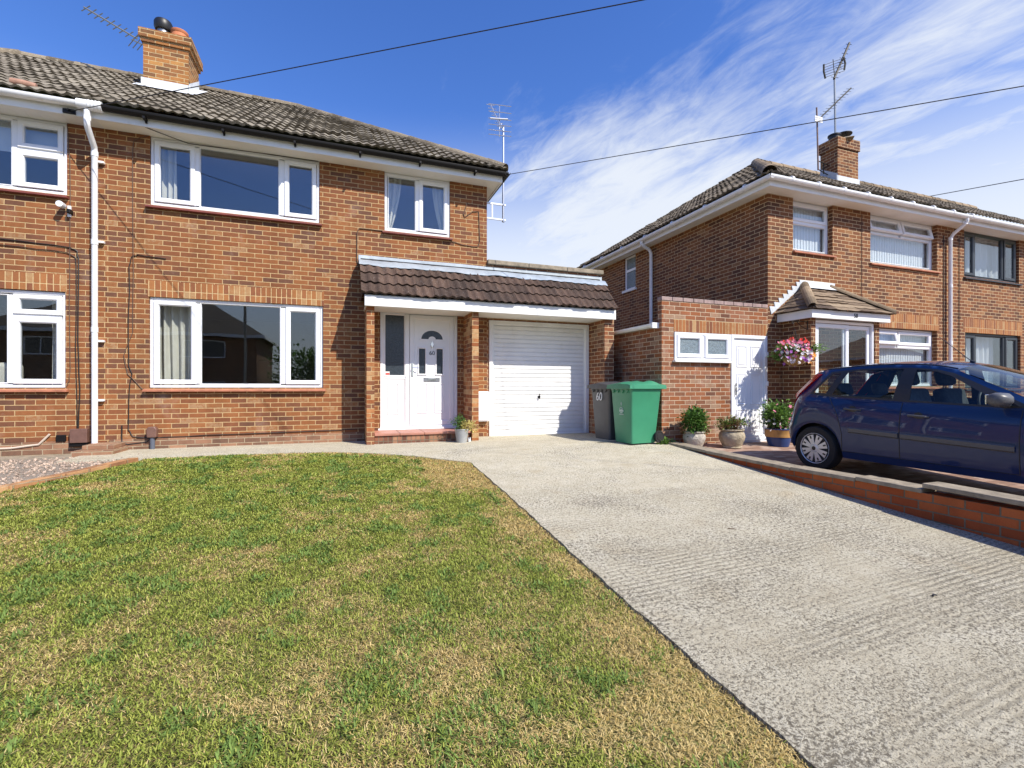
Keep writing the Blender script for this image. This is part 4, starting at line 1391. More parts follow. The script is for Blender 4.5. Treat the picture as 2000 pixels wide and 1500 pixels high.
ev.build('soffit', m_white_paint, L, bevel=0.002, seg=1)
gt = MB()
gutter(gt, (-9.6, 8.13, 4.84), (-3.40, 8.13, 4.845), 0.06)
gt.tube([(-3.42, 8.13, 4.835), (-3.14, 8.13, 4.835)], 0.068, 12)
for xq in (-3.16, -3.20, -3.24, -3.28):
    gt.tube([(xq, 8.13, 4.835), (xq - 0.012, 8.13, 4.835)], 0.074, 12)
gt.build('gutter', m_gutter_w, L, smooth=True)
dp = MB()
dp.tube([(-3.315, 8.13, 4.80), (-3.315, 8.13, 4.60), (-3.318, 8.145, 4.55), (-3.34, 8.39, 4.38), (-3.345, 8.42, 4.32), (-3.345, 8.42, 0.11)], 0.037, 12)
for zq in (4.62, 4.25, 2.98, 1.72):
    dp.tube([(-3.345 if zq < 4.5 else -3.315, 8.42 if zq < 4.5 else 8.135, zq), (-3.345 if zq < 4.5 else -3.315, 8.42 if zq < 4.5 else 8.135, zq + 0.07)], 0.043, 12)
dpo = dp.build('downpipe', m_gutter_w, L, smooth=True)
for zq in (4.18, 3.02, 1.58, 0.72):
    c = MB()
    c.box(-3.385, -3.25, 8.44, D - 0.001, zq, zq + 0.03)
    c.build('pipe_bracket', m_gutter_w, dpo, bevel=0.004)
rt = MB()
rt.tube([(-4.18, 8.26, 5.045), (-4.04, 8.24, 5.035), (-3.92, 8.26, 5.03)], 0.05, 10, r1=0.045)
rt.build('replacement_tile', pbr('worn_clay', (0.36, 0.2, 0.14), 0.85, noise=(12, 0.25)), L, smooth=True)

# ------------------------------------------------------------------ small fittings on the front wall
sl_ = thing('security_light', (-3.68, D, 3.5), 'small white sensor light on the brick wall between left house window and downpipe', 'light')
p = MB(); p.lathe([(0.0, -0.13), (0.042, -0.125), (0.042, -0.03), (0.02, -0.0)], (-3.72, D - 0.02, 3.50), 16, 'y'); p.build('lamp_head', m_white, sl_, smooth=True)
p = MB(); p.box(-3.67, -3.62, D - 0.09, D - 0.001, 3.40, 3.46); p.build('sensor', m_black_pl, sl_, bevel=0.01)
p = MB(); p.box(-3.68, -3.64, D - 0.03, D - 0.001, 3.36, 3.52); p.build('bracket', m_white, sl_, bevel=0.005)

def onebox(name, mat, c, label, cat, bevel=0.006):
    q = MB(); q.box(*c)
    return tag(q.build(name, mat, None, ((c[0] + c[1]) / 2, (c[2] + c[3]) / 2, c[4]), bevel=bevel), label, cat)
cbx = thing('cable_box', (-3.52, D, 0.12), 'square brown cable box on the wall left of the white downpipe', 'utility box')
q = MB(); q.box(-3.63, -3.43, D - 0.09, D - 0.002, 0.13, 0.33); q.build('cover', m_brown_pl, cbx, bevel=0.006)
q = MB(); q.box(-3.645, -3.435, D - 0.07, D - 0.002, 0.075, 0.129); q.build('base', m_black_pl, cbx, bevel=0.006)
onebox('wall_socket', m_black_pl, (-3.81, -3.70, D - 0.03, D - 0.002, 0.15, 0.245), 'small black plastic socket on the wall left of the brown cable box', 'socket')
jb = thing('duct_cap', (-2.66, D, -0.05), 'brown rounded cap on a grey cable duct under the lower large window', 'duct')
q = MB(); q.prism([(-2.72, 0.175), (-2.60, 0.175), (-2.595, 0.30), (-2.62, 0.335), (-2.70, 0.335), (-2.725, 0.30)], D - 0.10, D - 0.002); q.build('cap', m_brown_pl, jb, bevel=0.012)
q = MB(); q.tube([(-2.66, D - 0.05, 0.18), (-2.66, D - 0.05, -0.06)], 0.032, 12); q.build('duct', m_grey_pl, jb, smooth=True)

def cable(pts, r, mat, label, name='wall_cable', cat='cable', jit=0.0, sub=3):
    mb = MB()
    rg = random.Random(len(label))
    P = [Vector(p) for p in pts]
    out = []
    for k in range(len(P) - 1):
        p0, p1, p2, p3 = P[max(k - 1, 0)], P[k], P[k + 1], P[min(k + 2, len(P) - 1)]
        for s_i in range(sub):
            t = s_i / sub
            q = 0.5 * ((2 * p1) + (p2 - p0) * t * 0.6 + (2 * p0 - 5 * p1 + 4 * p2 - p3) * 0.0 * t * t) if False else p1.lerp(p2, t)
            out.append(q + Vector((rg.gauss(0, jit), 0, rg.gauss(0, jit))))
    out.append(P[-1])
    mb.tube(out, r, 6)
    return tag(mb.build(name, mat, None, tuple(P[0]), smooth=True), label, cat)
Yc = D - 0.012
cable([(-6, Yc, 3.03), (-4.2, Yc, 2.96), (-3.66, Yc, 2.93), (-3.58, Yc, 2.88), (-3.56, Yc, 2.78), (-3.565, Yc, 1.6), (-3.545, Yc, 0.9), (-3.56, Yc, 0.34)], 0.0075, m_cable, 'thick black cable running in from the left edge and down to the brown cable box', jit=0.004)
cable([(-6, Yc, 2.95), (-4.2, Yc, 2.88), (-3.70, Yc, 2.85), (-3.60, Yc, 2.80), (-3.585, Yc, 2.70), (-3.59, Yc, 1.5), (-3.575, Yc, 0.34)], 0.006, m_cable, 'lower of two black cables running from the left edge to the brown cable box', jit=0.004)
cable([(-3.69, Yc, 4.68), (-3.655, Yc, 4.2), (-3.66, Yc, 2.6), (-3.655, Yc, 1.2), (-3.665, Yc, 1.02), (-3.70, Yc, 0.93)], 0.005, m_cable_b, 'thin brown cable down the right side of the left house windows', jit=0.003)
cable([(-2.50, Yc, 2.87), (-2.85, Yc, 2.90), (-2.93, Yc, 2.86), (-2.96, Yc, 2.72), (-2.97, Yc, 1.6), (-2.965, Yc, 1.25), (-2.93, Yc, 1.12), (-2.96, Yc, 0.9), (-2.97, Yc, 0.3), (-2.92, Yc, 0.19), (-2.72, Yc, 0.16), (-2.0, Yc, 0.18), (-0.8, Yc, 0.19), (0.3, Yc, 0.21)], 0.0065, m_cable, 'long black cable left of the main windows, along the wall foot to the porch', jit=0.003)
cable([(-2.72, Yc, 4.70), (-2.90, Yc, 4.60), (-2.915, Yc, 4.4), (-2.91, Yc, 2.6), (-2.915, Yc, 1.75), (-3.03, Yc, 1.4), (-2.98, Yc, 1.12), (-2.80, Yc, 0.91), (-2.74, Yc, 0.87)], 0.005, m_cable_b, 'thin brown cable dropping beside both large windows to the lower sill', jit=0.003)
cable([(-3.05, Yc, 0.36), (-3.05, Yc, 0.12), (-2.98, Yc, 0.08), (-2.75, Yc, 0.10), (-2.68, Yc, 0.16)], 0.009, m_cable, 'short black cable looping into the brown duct cap', jit=0.002)
cable([(0.28, Yc, 2.98), (0.25, Yc, 3.1), (0.25, Yc, 3.58), (0.29, Yc, 3.66), (0.68, Yc, 3.66)], 0.008, m_cable_b, 'brown cable from the small upper window sill down to the porch roof flashing', jit=0.002)
cable([(1.86, Yc, 3.62), (2.10, Yc, 3.56), (2.40, Yc, 3.55), (2.43, Yc, 3.65), (2.42, Yc, 4.22), (2.30, Yc, 4.2), (2.15, Yc, 4.08), (2.12, Yc, 4.14), (2.2, Yc, 4.35)], 0.007, m_cable_b, 'looped brown cable on the brick right of the small upper window', jit=0.003)
cable([(-6, D - 0.02, 0.06), (-4.3, D - 0.02, 0.08), (-4.0, D - 0.02, 0.12), (-3.88, D - 0.02, 0.26)], 0.014, m_cable_w, 'cream pipe along the wall foot below the left house window', name='wall_pipe', cat='pipe')
cable([(-2.68, D - 0.27, 4.70), (-2.2, D - 0.02, 4.665), (-1.4, D - 0.015, 4.69), (-0.36, D - 0.012, 4.70)], 0.006, m_cable, 'thin cable drooping under the soffit above the upper large window', jit=0.002)

# curtains and the like inside the main house
curtain('cream curtain bunched at the left of the lower large window', -2.66, -2.12, D + 0.24, 0.85, 2.27, m_curtain, 5, 0.045)
curtain('narrow cream curtain at the right edge of the lower large window', -0.44, -0.30, D + 0.24, 0.85, 2.27, m_curtain, 2, 0.03)
curtain('cream curtain hanging at the left of the upper large window', -2.66, -2.42, D + 0.2, 3.6, 4.68, m_curtain, 3, 0.035)
curtain('narrow cream curtain at the right edge of the upper large window', -0.47, -0.34, D + 0.2, 3.6, 4.68, m_curtain, 2, 0.03)
curtain('white curtain tied back at the left of the small upper window', 0.72, 1.02, D + 0.2, 3.62, 4.68, m_curtain, 3, 0.03, tie=(0.72, 0.80))
curtain('white curtain tied back at the right of the small upper window', 1.58, 1.86, D + 0.2, 3.62, 4.68, m_curtain, 3, 0.03, tie=(1.80, 1.86))
curtain('cream curtain at the right of the left house lower window', -3.98, -3.73, D + 0.24, 0.85, 2.27, m_curtain, 2, 0.03)
rb = MB(); rb.box(-6.2, -3.72, D + 0.18, D + 0.19, 4.26, 4.70)
tag(rb.build('roller_blind', m_net, None, (-5, D + 0.18, 4.3)), 'pale roller blind half down in the left house upper window', 'blind')
ac = MB(); ac.box(-5.2, -4.42, D + 0.3, D + 0.55, 0.9, 1.28)
tag(ac.build('armchair_back', m_curtain, None, (-4.8, D + 0.4, 0.9), bevel=0.06), 'cream armchair back seen inside the left house lower window', 'armchair')

# ------------------------------------------------------------------ the neighbour's house
N = 6.75
NS = 4.63
NX0, NX1 = 7.63, 13.45
NB = thing('semi_detached_house', (NX0, N, -0.1), 'hip-roofed brick house at the right with white windows and a tiled glazed porch', 'house')
mb = MB()
nholes = [(8.282, 9.369, 3.61, NS + 0.001), (10.5, 12.725, 3.57, NS + 0.001), (10.3, 12.725, 0.95, 2.21)]
wall(mb, 'y', N, NX0, NX1, -0.5, NS, nholes, 0.16)
wall(mb, 'x', NX0, N, 13.9, -0.5, NS, [(11.03, 11.58, 3.68, NS + 0.001)], 0.12)
mb.quad((NX0, 13.9, -0.5), (NX1, 13.9, -0.5), (NX1, 13.9, NS), (NX0, 13.9, NS))
mb.build('wall', m_brick_nb, NB, normals=False)
mb = MB(); mb.box(10.25, 12.80, N - 0.004, N + 0.08, 2.2105, 2.53)
mb.build('soldier_course', m_soldier_nb, NB)
rooms(NB, NX0 + 0.17, NX1 - 0.05, N + 0.17, N + 4, [(0.1, 2.5), (2.7, NS - 0.005)])
RC = 0.10
window(NB, N, 8.282, 9.369, 3.61, NS - 0.012, [(8.33, 9.32, 4.245, 4.575, 'sash'), (8.335, 9.315, 3.665, 4.18, 'fix')], RC, sill=(8.27, 9.42, 0.05), sillm=m_sill_o)
window(NB, N, 10.5, 12.725, 3.57, NS - 0.012, [(10.57, 11.57, 4.30, 4.57, 'open'), (11.65, 12.65, 4.30, 4.57, 'open'), (10.555, 12.67, 3.63, 4.24, 'fix')], RC, sill=(10.48, 12.80, 0.05), sillm=m_sill_o)
window(NB, N, 10.3, 12.725, 0.95, 2.205, [(10.37, 11.47, 1.87, 2.14, 'open'), (11.55, 12.65, 1.87, 2.14, 'sash'), (10.355, 12.67, 1.01, 1.80, 'fix')], RC, sill=(10.28, 12.80, 0.05), sillm=m_sill_o)
blinds('pale vertical blind behind the small upper window nearest the corner of the right house', 8.33, 9.55, N + 0.24, 3.6, 4.56, m_blind)
blinds('pale vertical blind behind the wide upper window with two open fanlights', 10.55, 12.95, N + 0.24, 3.55, 4.56, m_blind)
blinds('pale vertical blind behind the lower window beside the glazed porch', 10.35, 12.95, N + 0.24, 0.9, 2.15, m_blind)

NEY, NEZ = 6.36, 4.80
def nlim(v):
    return (v * cosr, 14.0)
rr = MB()
nSL = 3.94 / cosr
slope_tiles(rr, (7.25, NEY, NEZ), (1, 0, 0), up, nSL, lambda v: (v * cosr, 6.21), 0.135, 0.30, 0.023, 0.024, 21, 0.9)
upx = Vector((1, 0, PITCH)).normalized()
slope_tiles(rr, (7.24, NEY, NEZ), (0, 1, 0), upx, nSL, lambda v: (v * cosr, 7.88 - v * cosr), 0.135, 0.30, 0.023, 0.024, 22, 0.9)
rr.build('roof', m_roof_nb, NB, normals=False)
q = MB()
zr = NEZ + PITCH * 3.94
q.quad((7.25, 14.24, NEZ), (13.45, 14.24, NEZ), (13.45, 10.30, zr), (11.19, 10.30, zr))
q.build('rear_roof_slope', m_roof_nb, NB)
q = MB()
half_round(q, (11.19, 10.30, zr), (13.45, 10.30, zr), 0.14, 8, 0.42)
half_round(q, (11.19, 10.30, zr), (7.30, 6.42, NEZ + 0.06), 0.125, 9, 0.42, 1.0)
q.build('ridge_tiles', m_ridge_nb, NB)
q = MB()
q.box(7.33, 13.449, 6.44, 6.465, 4.60, 4.75)
q.box(7.33, 7.355, 6.4651, 14.1, 4.60, 4.75)
q.build('fascia', m_white_paint, NB, bevel=0.003)
q = MB()
q.box(7.356, 13.448, 6.466, N + 0.17, NS - 0.008, NS + 0.012)
q.box(7.356, NX0 - 0.001, N + 0.171, 14.1, NS - 0.008, NS + 0.012)
q.build('soffit', m_soffit, NB)
q = MB()
gutter(q, (7.22, 6.375, 4.745), (13.45, 6.375, 4.735), 0.06)
gutter(q, (7.265, 6.33, 4.746), (7.265, 14.2, 4.73), 0.06)
gn = q.build('gutter', m_gutter_w, NB)
for k in range(9):
    c = MB()
    xg = 7.75 + k * 0.68
    c.tube([(xg, 6.375, 4.742), (xg + 0.05, 6.375, 4.742)], 0.066, 12)
    c.build('gutter_bracket', m_gutter_w, gn, smooth=True)
for k in range(7):
    c = MB()
    yg = 6.9 + k * 1.05
    c.tube([(7.265, yg, 4.74), (7.265, yg + 0.05, 4.74)], 0.066, 12)
    c.build('gutter_bracket', m_gutter_w, gn, smooth=True)
q = MB()
q.tube([(13.08, 6.375, 4.70), (13.08, 6.375, 4.62), (13.08, 6.42, 4.56), (13.08, 6.62, 4.42), (13.08, 6.68, 4.33), (13.08, 6.68, -0.2)], 0.036, 10)
for zq in (4.55, 4.28, 3.2, 1.9):
    q.tube([(13.08, 6.40 if zq > 4.5 else 6.68, zq), (13.08, 6.42 if zq > 4.5 else 6.68, zq + 0.07)], 0.043, 10)
q.build('downpipe', m_gutter_w, NB, smooth=True)
q = MB()
q.tube([(7.27, 10.25, 4.70), (7.27, 10.25, 4.62), (7.34, 10.25, 4.57), (7.50, 10.25, 4.50), (7.56, 10.25, 4.42), (7.56, 10.25, 2.10)], 0.042, 10)
q.build('downpipe', m_gutter_w, NB, smooth=True)
# landing window on the side wall (plane x): build directly
q = MB()
Mx = Matrix(((0, 1, 0, NX0), (-1, 0, 0, 0), (0, 0, 1, 0), (0, 0, 0, 1)))
q.ring(-11.577, -11.033, 3.683, NS - 0.012, 0.05, 0.03, 0.1, 0.012, Mx)
q.box(-11.53, -11.08, 0.035, 0.095, 4.20, 4.26, Mx)
sw = q.build('window', m_white, NB)
q = MB(); q.box(-11.53, -11.08, 0.06, 0.066, 3.73, 4.20, Mx); q.box(-11.53, -11.08, 0.06, 0.066, 4.26, 4.575, Mx)
q.build('pane', m_obsc, sw)
q = MB(); q.box(NX0 - 0.05, NX0 - 0.001, 10.98, 11.63, 3.62, 3.679); q.build('sill', m_white_paint, sw)
# chimney
cn = MB()
cn.box(11.90, 12.66, 8.44, 8.90, 5.6, 7.06)
cn.box(11.87, 12.69, 8.41, 8.93, 7.0601, 7.33)
cno = cn.build('chimney', m_brick_nb, NB)
q = MB(); q.lathe([(0.40, 0), (0.3, 0.05), (0, 0.06)], (12.28, 8.67, 7.33), 4); q.build('flaunching', m_coping, cno)
q = MB(); q.lathe([(0.13, 0), (0.13, 0.10), (0.15, 0.11), (0.15, 0.14), (0.1, 0.16)], (12.03, 8.62, 7.33), 18); q.build('chimney_pot', m_black, cno, smooth=True)
q = MB()
q.lathe([(0.13, 0), (0.12, 0.09), (0.14, 0.10)], (12.46, 8.66, 7.33), 18)
q.build('chimney_pot', m_black, cno, smooth=True)
q = MB()
q.lathe([(0.02, 0.0), (0.2, 0.005), (0.2, 0.02), (0.02, 0.045)], (12.42, 8.66, 7.56), 20)
for an in range(3):
    a = an * 2.1
    q.tube([(12.44 + 0.11 * math.cos(a), 8.66 + 0.11 * math.sin(a), 7.42), (12.42 + 0.13 * math.cos(a), 8.66 + 0.13 * math.sin(a), 7.57)], 0.008, 6)
q.build('chimney_cowl', m_black, cno, smooth=True)
q = MB()
def nroofz(y): return NEZ + PITCH * (y - NEY)
q.quad((11.86, 8.43, nroofz(8.4)), (12.70, 8.43, nroofz(8.4)), (12.70, 8.43, nroofz(8.4) + 0.20), (11.86, 8.43, nroofz(8.4) + 0.20))
q.quad((11.89, 8.42, nroofz(8.42)), (11.89, 8.9, nroofz(8.9)), (11.89, 8.9, nroofz(8.9) + 0.22), (11.89, 8.42, nroofz(8.42) + 0.22))
q.build('chimney_flashing', m_lead_w, cno)

# side annex with door, twin window and parapet
ax = MB()
wall(ax, 'y', N, 5.2, 7.629, -0.5, 2.43, [(5.453, 6.722, 1.40, 1.90), (6.7221, 7.60, -0.10, 1.90)], 0.14)
ax.quad((5.2, N, -0.5), (5.2, 12.5, -0.5), (5.2, 12.5, 2.06), (5.2, N, 2.06))
ax.quad((5.2, N, 2.06), (5.2, N + 0.11, 2.06), (5.2, N + 0.11, 2.43), (5.2, N, 2.43))
ax.quad((5.2, N + 0.11, 1.98), (7.629, N + 0.11, 1.98), (7.629, N + 0.11, 2.43), (5.2, N + 0.11, 2.43))
axo = ax.build('annex_wall', m_brick_annex, NB, normals=False)
q = MB()
k = 0
xq = 5.195
while xq < 7.6:
    x2 = min(xq + 0.222, 7.628)
    q.box(xq, x2 - 0.006, N - 0.012, N + 0.118, 2.4305, 2.497)
    xq += 0.228
q.build('parapet_capping', pbr('engineering_brick', (0.30, 0.21, 0.19), 0.6, noise=(7, 0.35)), NB, bevel=0.006)
q = MB(); q.box(5.45, 7.602, N - 0.004, N + 0.06, 1.9005, 2.12); q.build('annex_soldier_course', m_soldier_nb, NB)
q = MB(); q.box(5.21, 7.62, N + 0.12, 12.4, 1.95, 2.0); q.build('annex_roof', m_coping, NB)
q = MB()
gutter(q, (5.13, N + 0.08, 2.03), (5.13, 12.4, 2.03), 0.06)
q.box(5.06, 5.20, N + 0.07, N + 0.12, 1.955, 2.05)
q.build('annex_gutter', m_gutter_w, NB)
window(NB, N, 5.455, 6.72, 1.402, 1.895, [(5.515, 6.035, 1.465, 1.835, 'sash'), (6.125, 6.655, 1.465, 1.835, 'sash')], -0.02, gm=m_obsc, fw=0.05)
q = MB(); q.box(5.43, 6.70, N - 0.07, N + 0.05, 1.365, 1.401); q.build('annex_sill', m_white_paint, NB, bevel=0.006)
q = MB()
q.ring(6.725, 7.597, -0.045, 1.897, 0.075, N - 0.02, N + 0.06, 0.014)
q.box(6.70, 7.62, N - 0.09, N - 0.021, -0.095, -0.045)
ad = q.build('annex_door', m_white, NB, bevel=0.003)
q = MB()
leafplate(q, 6.80, 7.522, 0.03, 1.822, [], N + 0.01, 0.0)
for (a0, a1) in ((6.87, 7.12), (7.20, 7.45)):
    for (b0, b1) in ((0.10, 0.52), (0.60, 1.18), (1.30, 1.70)):
        q.ring(a0, a1, b0, b1, 0.03, N + 0.001, N + 0.011, 0.012)
        q.box(a0 + 0.05, a1 - 0.05, N + 0.003, N + 0.011, b0 + 0.05, b1 - 0.05)
q.build('door_leaf', m_white, ad, normals=False)
q = MB()
q.box(6.815, 6.843, N - 0.022, N - 0.01, 0.78, 1.0)
q.tube([(6.83, N - 0.02, 0.93), (6.83, N - 0.055, 0.93), (6.93, N - 0.06, 0.925)], 0.008)
q.build('handle', m_chrome, ad, smooth=True)
for zq in (0.35, 0.95, 1.5):
    q = MB(); q.box(7.535, 7.60, N - 0.045, N - 0.02, zq, zq + 0.09); q.build('hinge', m_white, ad, bevel=0.006)

# glazed porch of the right house
q = MB()
q.box(7.99, 8.10, 6.15, N - 0.001, -0.5, 2.25)
q.build('porch_wall', m_brick_nb, NB)
q = MB(); q.box(9.70, 9.82, 6.15, N - 0.001, -0.5, 2.25)
q.build('porch_wall', m_brick_nb, NB)
q = MB()
q.box(7.86, 9.95, 6.03, 6.055, 2.17, 2.32)
q.box(7.86, 7.885, 6.0551, N - 0.001, 2.17, 2.32)
q.box(9.925, 9.95, 6.0551, N - 0.001, 2.17, 2.32)
pfo = q.build('porch_fascia', m_white_paint, NB, bevel=0.003)
text('house_number', '58', 0.105, (8.98, 6.026, 2.25), (PI / 2, 0, 0), m_black, pfo)
q = MB(); q.box(7.886, 9.924, 6.056, N - 0.002, 2.185, 2.20); q.build('porch_soffit', m_white_paint, NB)
ez = 2.325
q = MB()
pe = Vector((7.80, 5.97, ez))
upp = Vector((0, 0.79, 0.60)).normalized()
q_len = math.hypot(0.79, 0.60)
slope_tiles(q, pe, (1, 0, 0), upp, q_len, lambda v: (v * upp.y * 0.95, 2.22 - v * upp.y * 0.95), 0.30, 0.125, 0.008, 0.016, 31, 1)
upl = Vector((0.75, 0, 0.60)).normalized()
slope_tiles(q, (7.80, 5.97, ez), (0, 1, 0), upl, math.hypot(0.75, 0.60), lambda v: (v * upl.x * 1.05, 0.775), 0.30, 0.125, 0.008, 0.016, 32, 1)
upr = Vector((-0.75, 0, 0.60)).normalized()
slope_tiles(q, (10.02, 5.97, ez), (0, 1, 0), upr, math.hypot(0.75, 0.60), lambda v: (v * upl.x * 1.05, 0.775), 0.30, 0.125, 0.008, 0.016, 33, 1)
q.build('porch_roof', m_roof_nbp, NB, normals=False)
q = MB()
half_round(q, (8.56, 6.74, ez + 0.62), (7.84, 6.0, ez + 0.05), 0.085, 8, 0.3)
q.build('porch_hip_tiles', m_ridge_nb, NB)
q = MB()
half_round(q, (9.26, 6.74, ez + 0.62), (9.98, 6.0, ez + 0.05), 0.075, 8, 0.3)
q.build('porch_hip_tiles', m_ridge_nb, NB)
q = MB()
# stepped flashing: saw-tooth plate up the left verge, level plate along the top
saw = []
ns = 7
for k in range(ns):
    xa = 7.70 + (8.50 - 7.70) * k / ns
    za = 2.33 + (2.93 - 2.33) * k / ns
    xb = 7.70 + (8.50 - 7.70) * (k + 1) / ns
    zb2 = 2.33 + (2.93 - 2.33) * (k + 1) / ns
    q.prism([(xa + 0.01, za - 0.01), (xb + 0.02, zb2 - 0.01), (xb - 0.01, zb2 + 0.055), (xa - 0.04, zb2 + 0.055)], N - 0.012 - 0.0006 * k, N - 0.002)
q.prism([(8.46, 2.86), (9.38, 2.86), (9.42, 3.03), (8.44, 3.03)], N - 0.018, N - 0.002)
q.quad((8.5, N - 0.02, 2.98), (9.3, N - 0.02, 2.98), (9.3, 6.60, 2.86), (8.5, 6.60, 2.86))
q.build('porch_flashing', m_lead_w, NB)
q = MB()
q.ring(8.103, 9.697, -0.3, 2.16, 0.05, 6.17, 6.25, 0.012)
pd = q.build('porch_door', m_white, NB)
for (a0, a1, yy_) in ((8.16, 9.02, 6.185), (8.90, 9.64, 6.215)):
    q = MB(); q.ring(a0, a1, -0.25, 2.10, 0.075, yy_, yy_ + 0.03, 0.012); q.build('sliding_leaf', m_white, pd)
    q = MB(); q.box(a0 + 0.06, a1 - 0.06, yy_ + 0.012, yy_ + 0.017, -0.19, 2.04); q.build('pane', m_glass, pd)


cable([(10.22, N - 0.012, 4.55), (10.215, N - 0.012, 2.6)], 0.006, m_cable_b, 'thin cable down the brick left of the wide upper window with open fanlights')
cable([(12.95, N - 0.012, 4.4), (12.94, N - 0.012, 3.0), (12.95, N - 0.012, 0.5)], 0.008, m_cable, 'dark cable down the brick just left of the right house downpipe')
cable([(13.52, N - 0.012, 4.4), (13.52, N - 0.012, 2.6), (13.52, N - 0.012, 0.6)], 0.007, m_cable, 'dark cable down the brick just right of the right house downpipe')

# ------------------------------------------------------------------ attached house at the far right, dark windows
DH = thing('semi_detached_house', (13.45, N, -0.1), 'brick house at the right edge with dark grey window frames', 'house')
mb = MB()
wall(mb, 'y', N, 13.4501, 20, -0.5, NS, [(13.733, 15.985, 3.53, NS + 0.001), (13.77, 16.05, 0.9, 2.22)], 0.16)
mb.build('wall', m_brick_nb, DH, normals=False)
mb = MB(); mb.box(13.70, 16.12, N - 0.004, N + 0.08, 2.2205, 2.55)
mb.build('soldier_course', m_soldier_nb, DH)
rooms(DH, 13.5, 19.5, N + 0.17, N + 4, [(0.1, 2.5), (2.7, NS - 0.005)])
window(DH, N, 13.733, 15.985, 3.53, NS - 0.012, [(13.80, 14.19, 3.60, 4.56, 'sash'), (14.27, 15.36, 3.585, 4.575, 'fix'), (15.44, 15.91, 3.60, 4.56, 'sash')], 0.05, fm=m_anth, sill=(13.70, 16.03, 0.05), sillm=m_anth)
window(DH, N, 13.77, 16.05, 0.9, 2.215, [(13.83, 14.22, 0.97, 2.15, 'sash'), (14.30, 15.42, 0.955, 2.165, 'fix'), (15.50, 15.98, 0.97, 2.15, 'sash')], 0.05, fm=m_anth, sill=(13.74, 16.1, 0.05), sillm=m_anth)
curtain('white net curtain behind the dark framed upper window', 13.80, 15.95, N + 0.3, 3.5, 4.6, m_net, 9, 0.03)
curtain('white net curtain behind the dark framed lower window', 13.80, 15.5, N + 0.3, 0.85, 2.2, m_net, 8, 0.04)
rr = MB()
slope_tiles(rr, (13.45, NEY, NEZ), (1, 0, 0), up, nSL, lambda v: (0.0, 8.0), 0.135, 0.30, 0.023, 0.024, 27, 0.9)
rr.build('roof', m_roof_nb, DH, normals=False)
q = MB(); q.quad((13.45, 14.24, NEZ), (21.45, 14.24, NEZ), (21.45, 10.30, zr), (13.45, 10.30, zr)); q.build('rear_roof_slope', m_roof_nb, DH)
q = MB(); half_round(q, (13.45, 10.30, zr), (21.45, 10.30, zr), 0.14, 8, 0.42); q.build('ridge_tiles', m_ridge_nb, DH)
q = MB(); q.box(13.4495, 21, 6.44, 6.465, 4.60, 4.75); q.build('fascia', m_white_paint, DH)
q = MB(); q.box(13.4485, 21, 6.466, N + 0.17, NS - 0.008, NS + 0.012); q.build('soffit', m_soffit, DH)
q = MB(); gutter(q, (13.4505, 6.375, 4.735), (21, 6.375, 4.745), 0.06); q.build('gutter', m_gutter_w, DH)

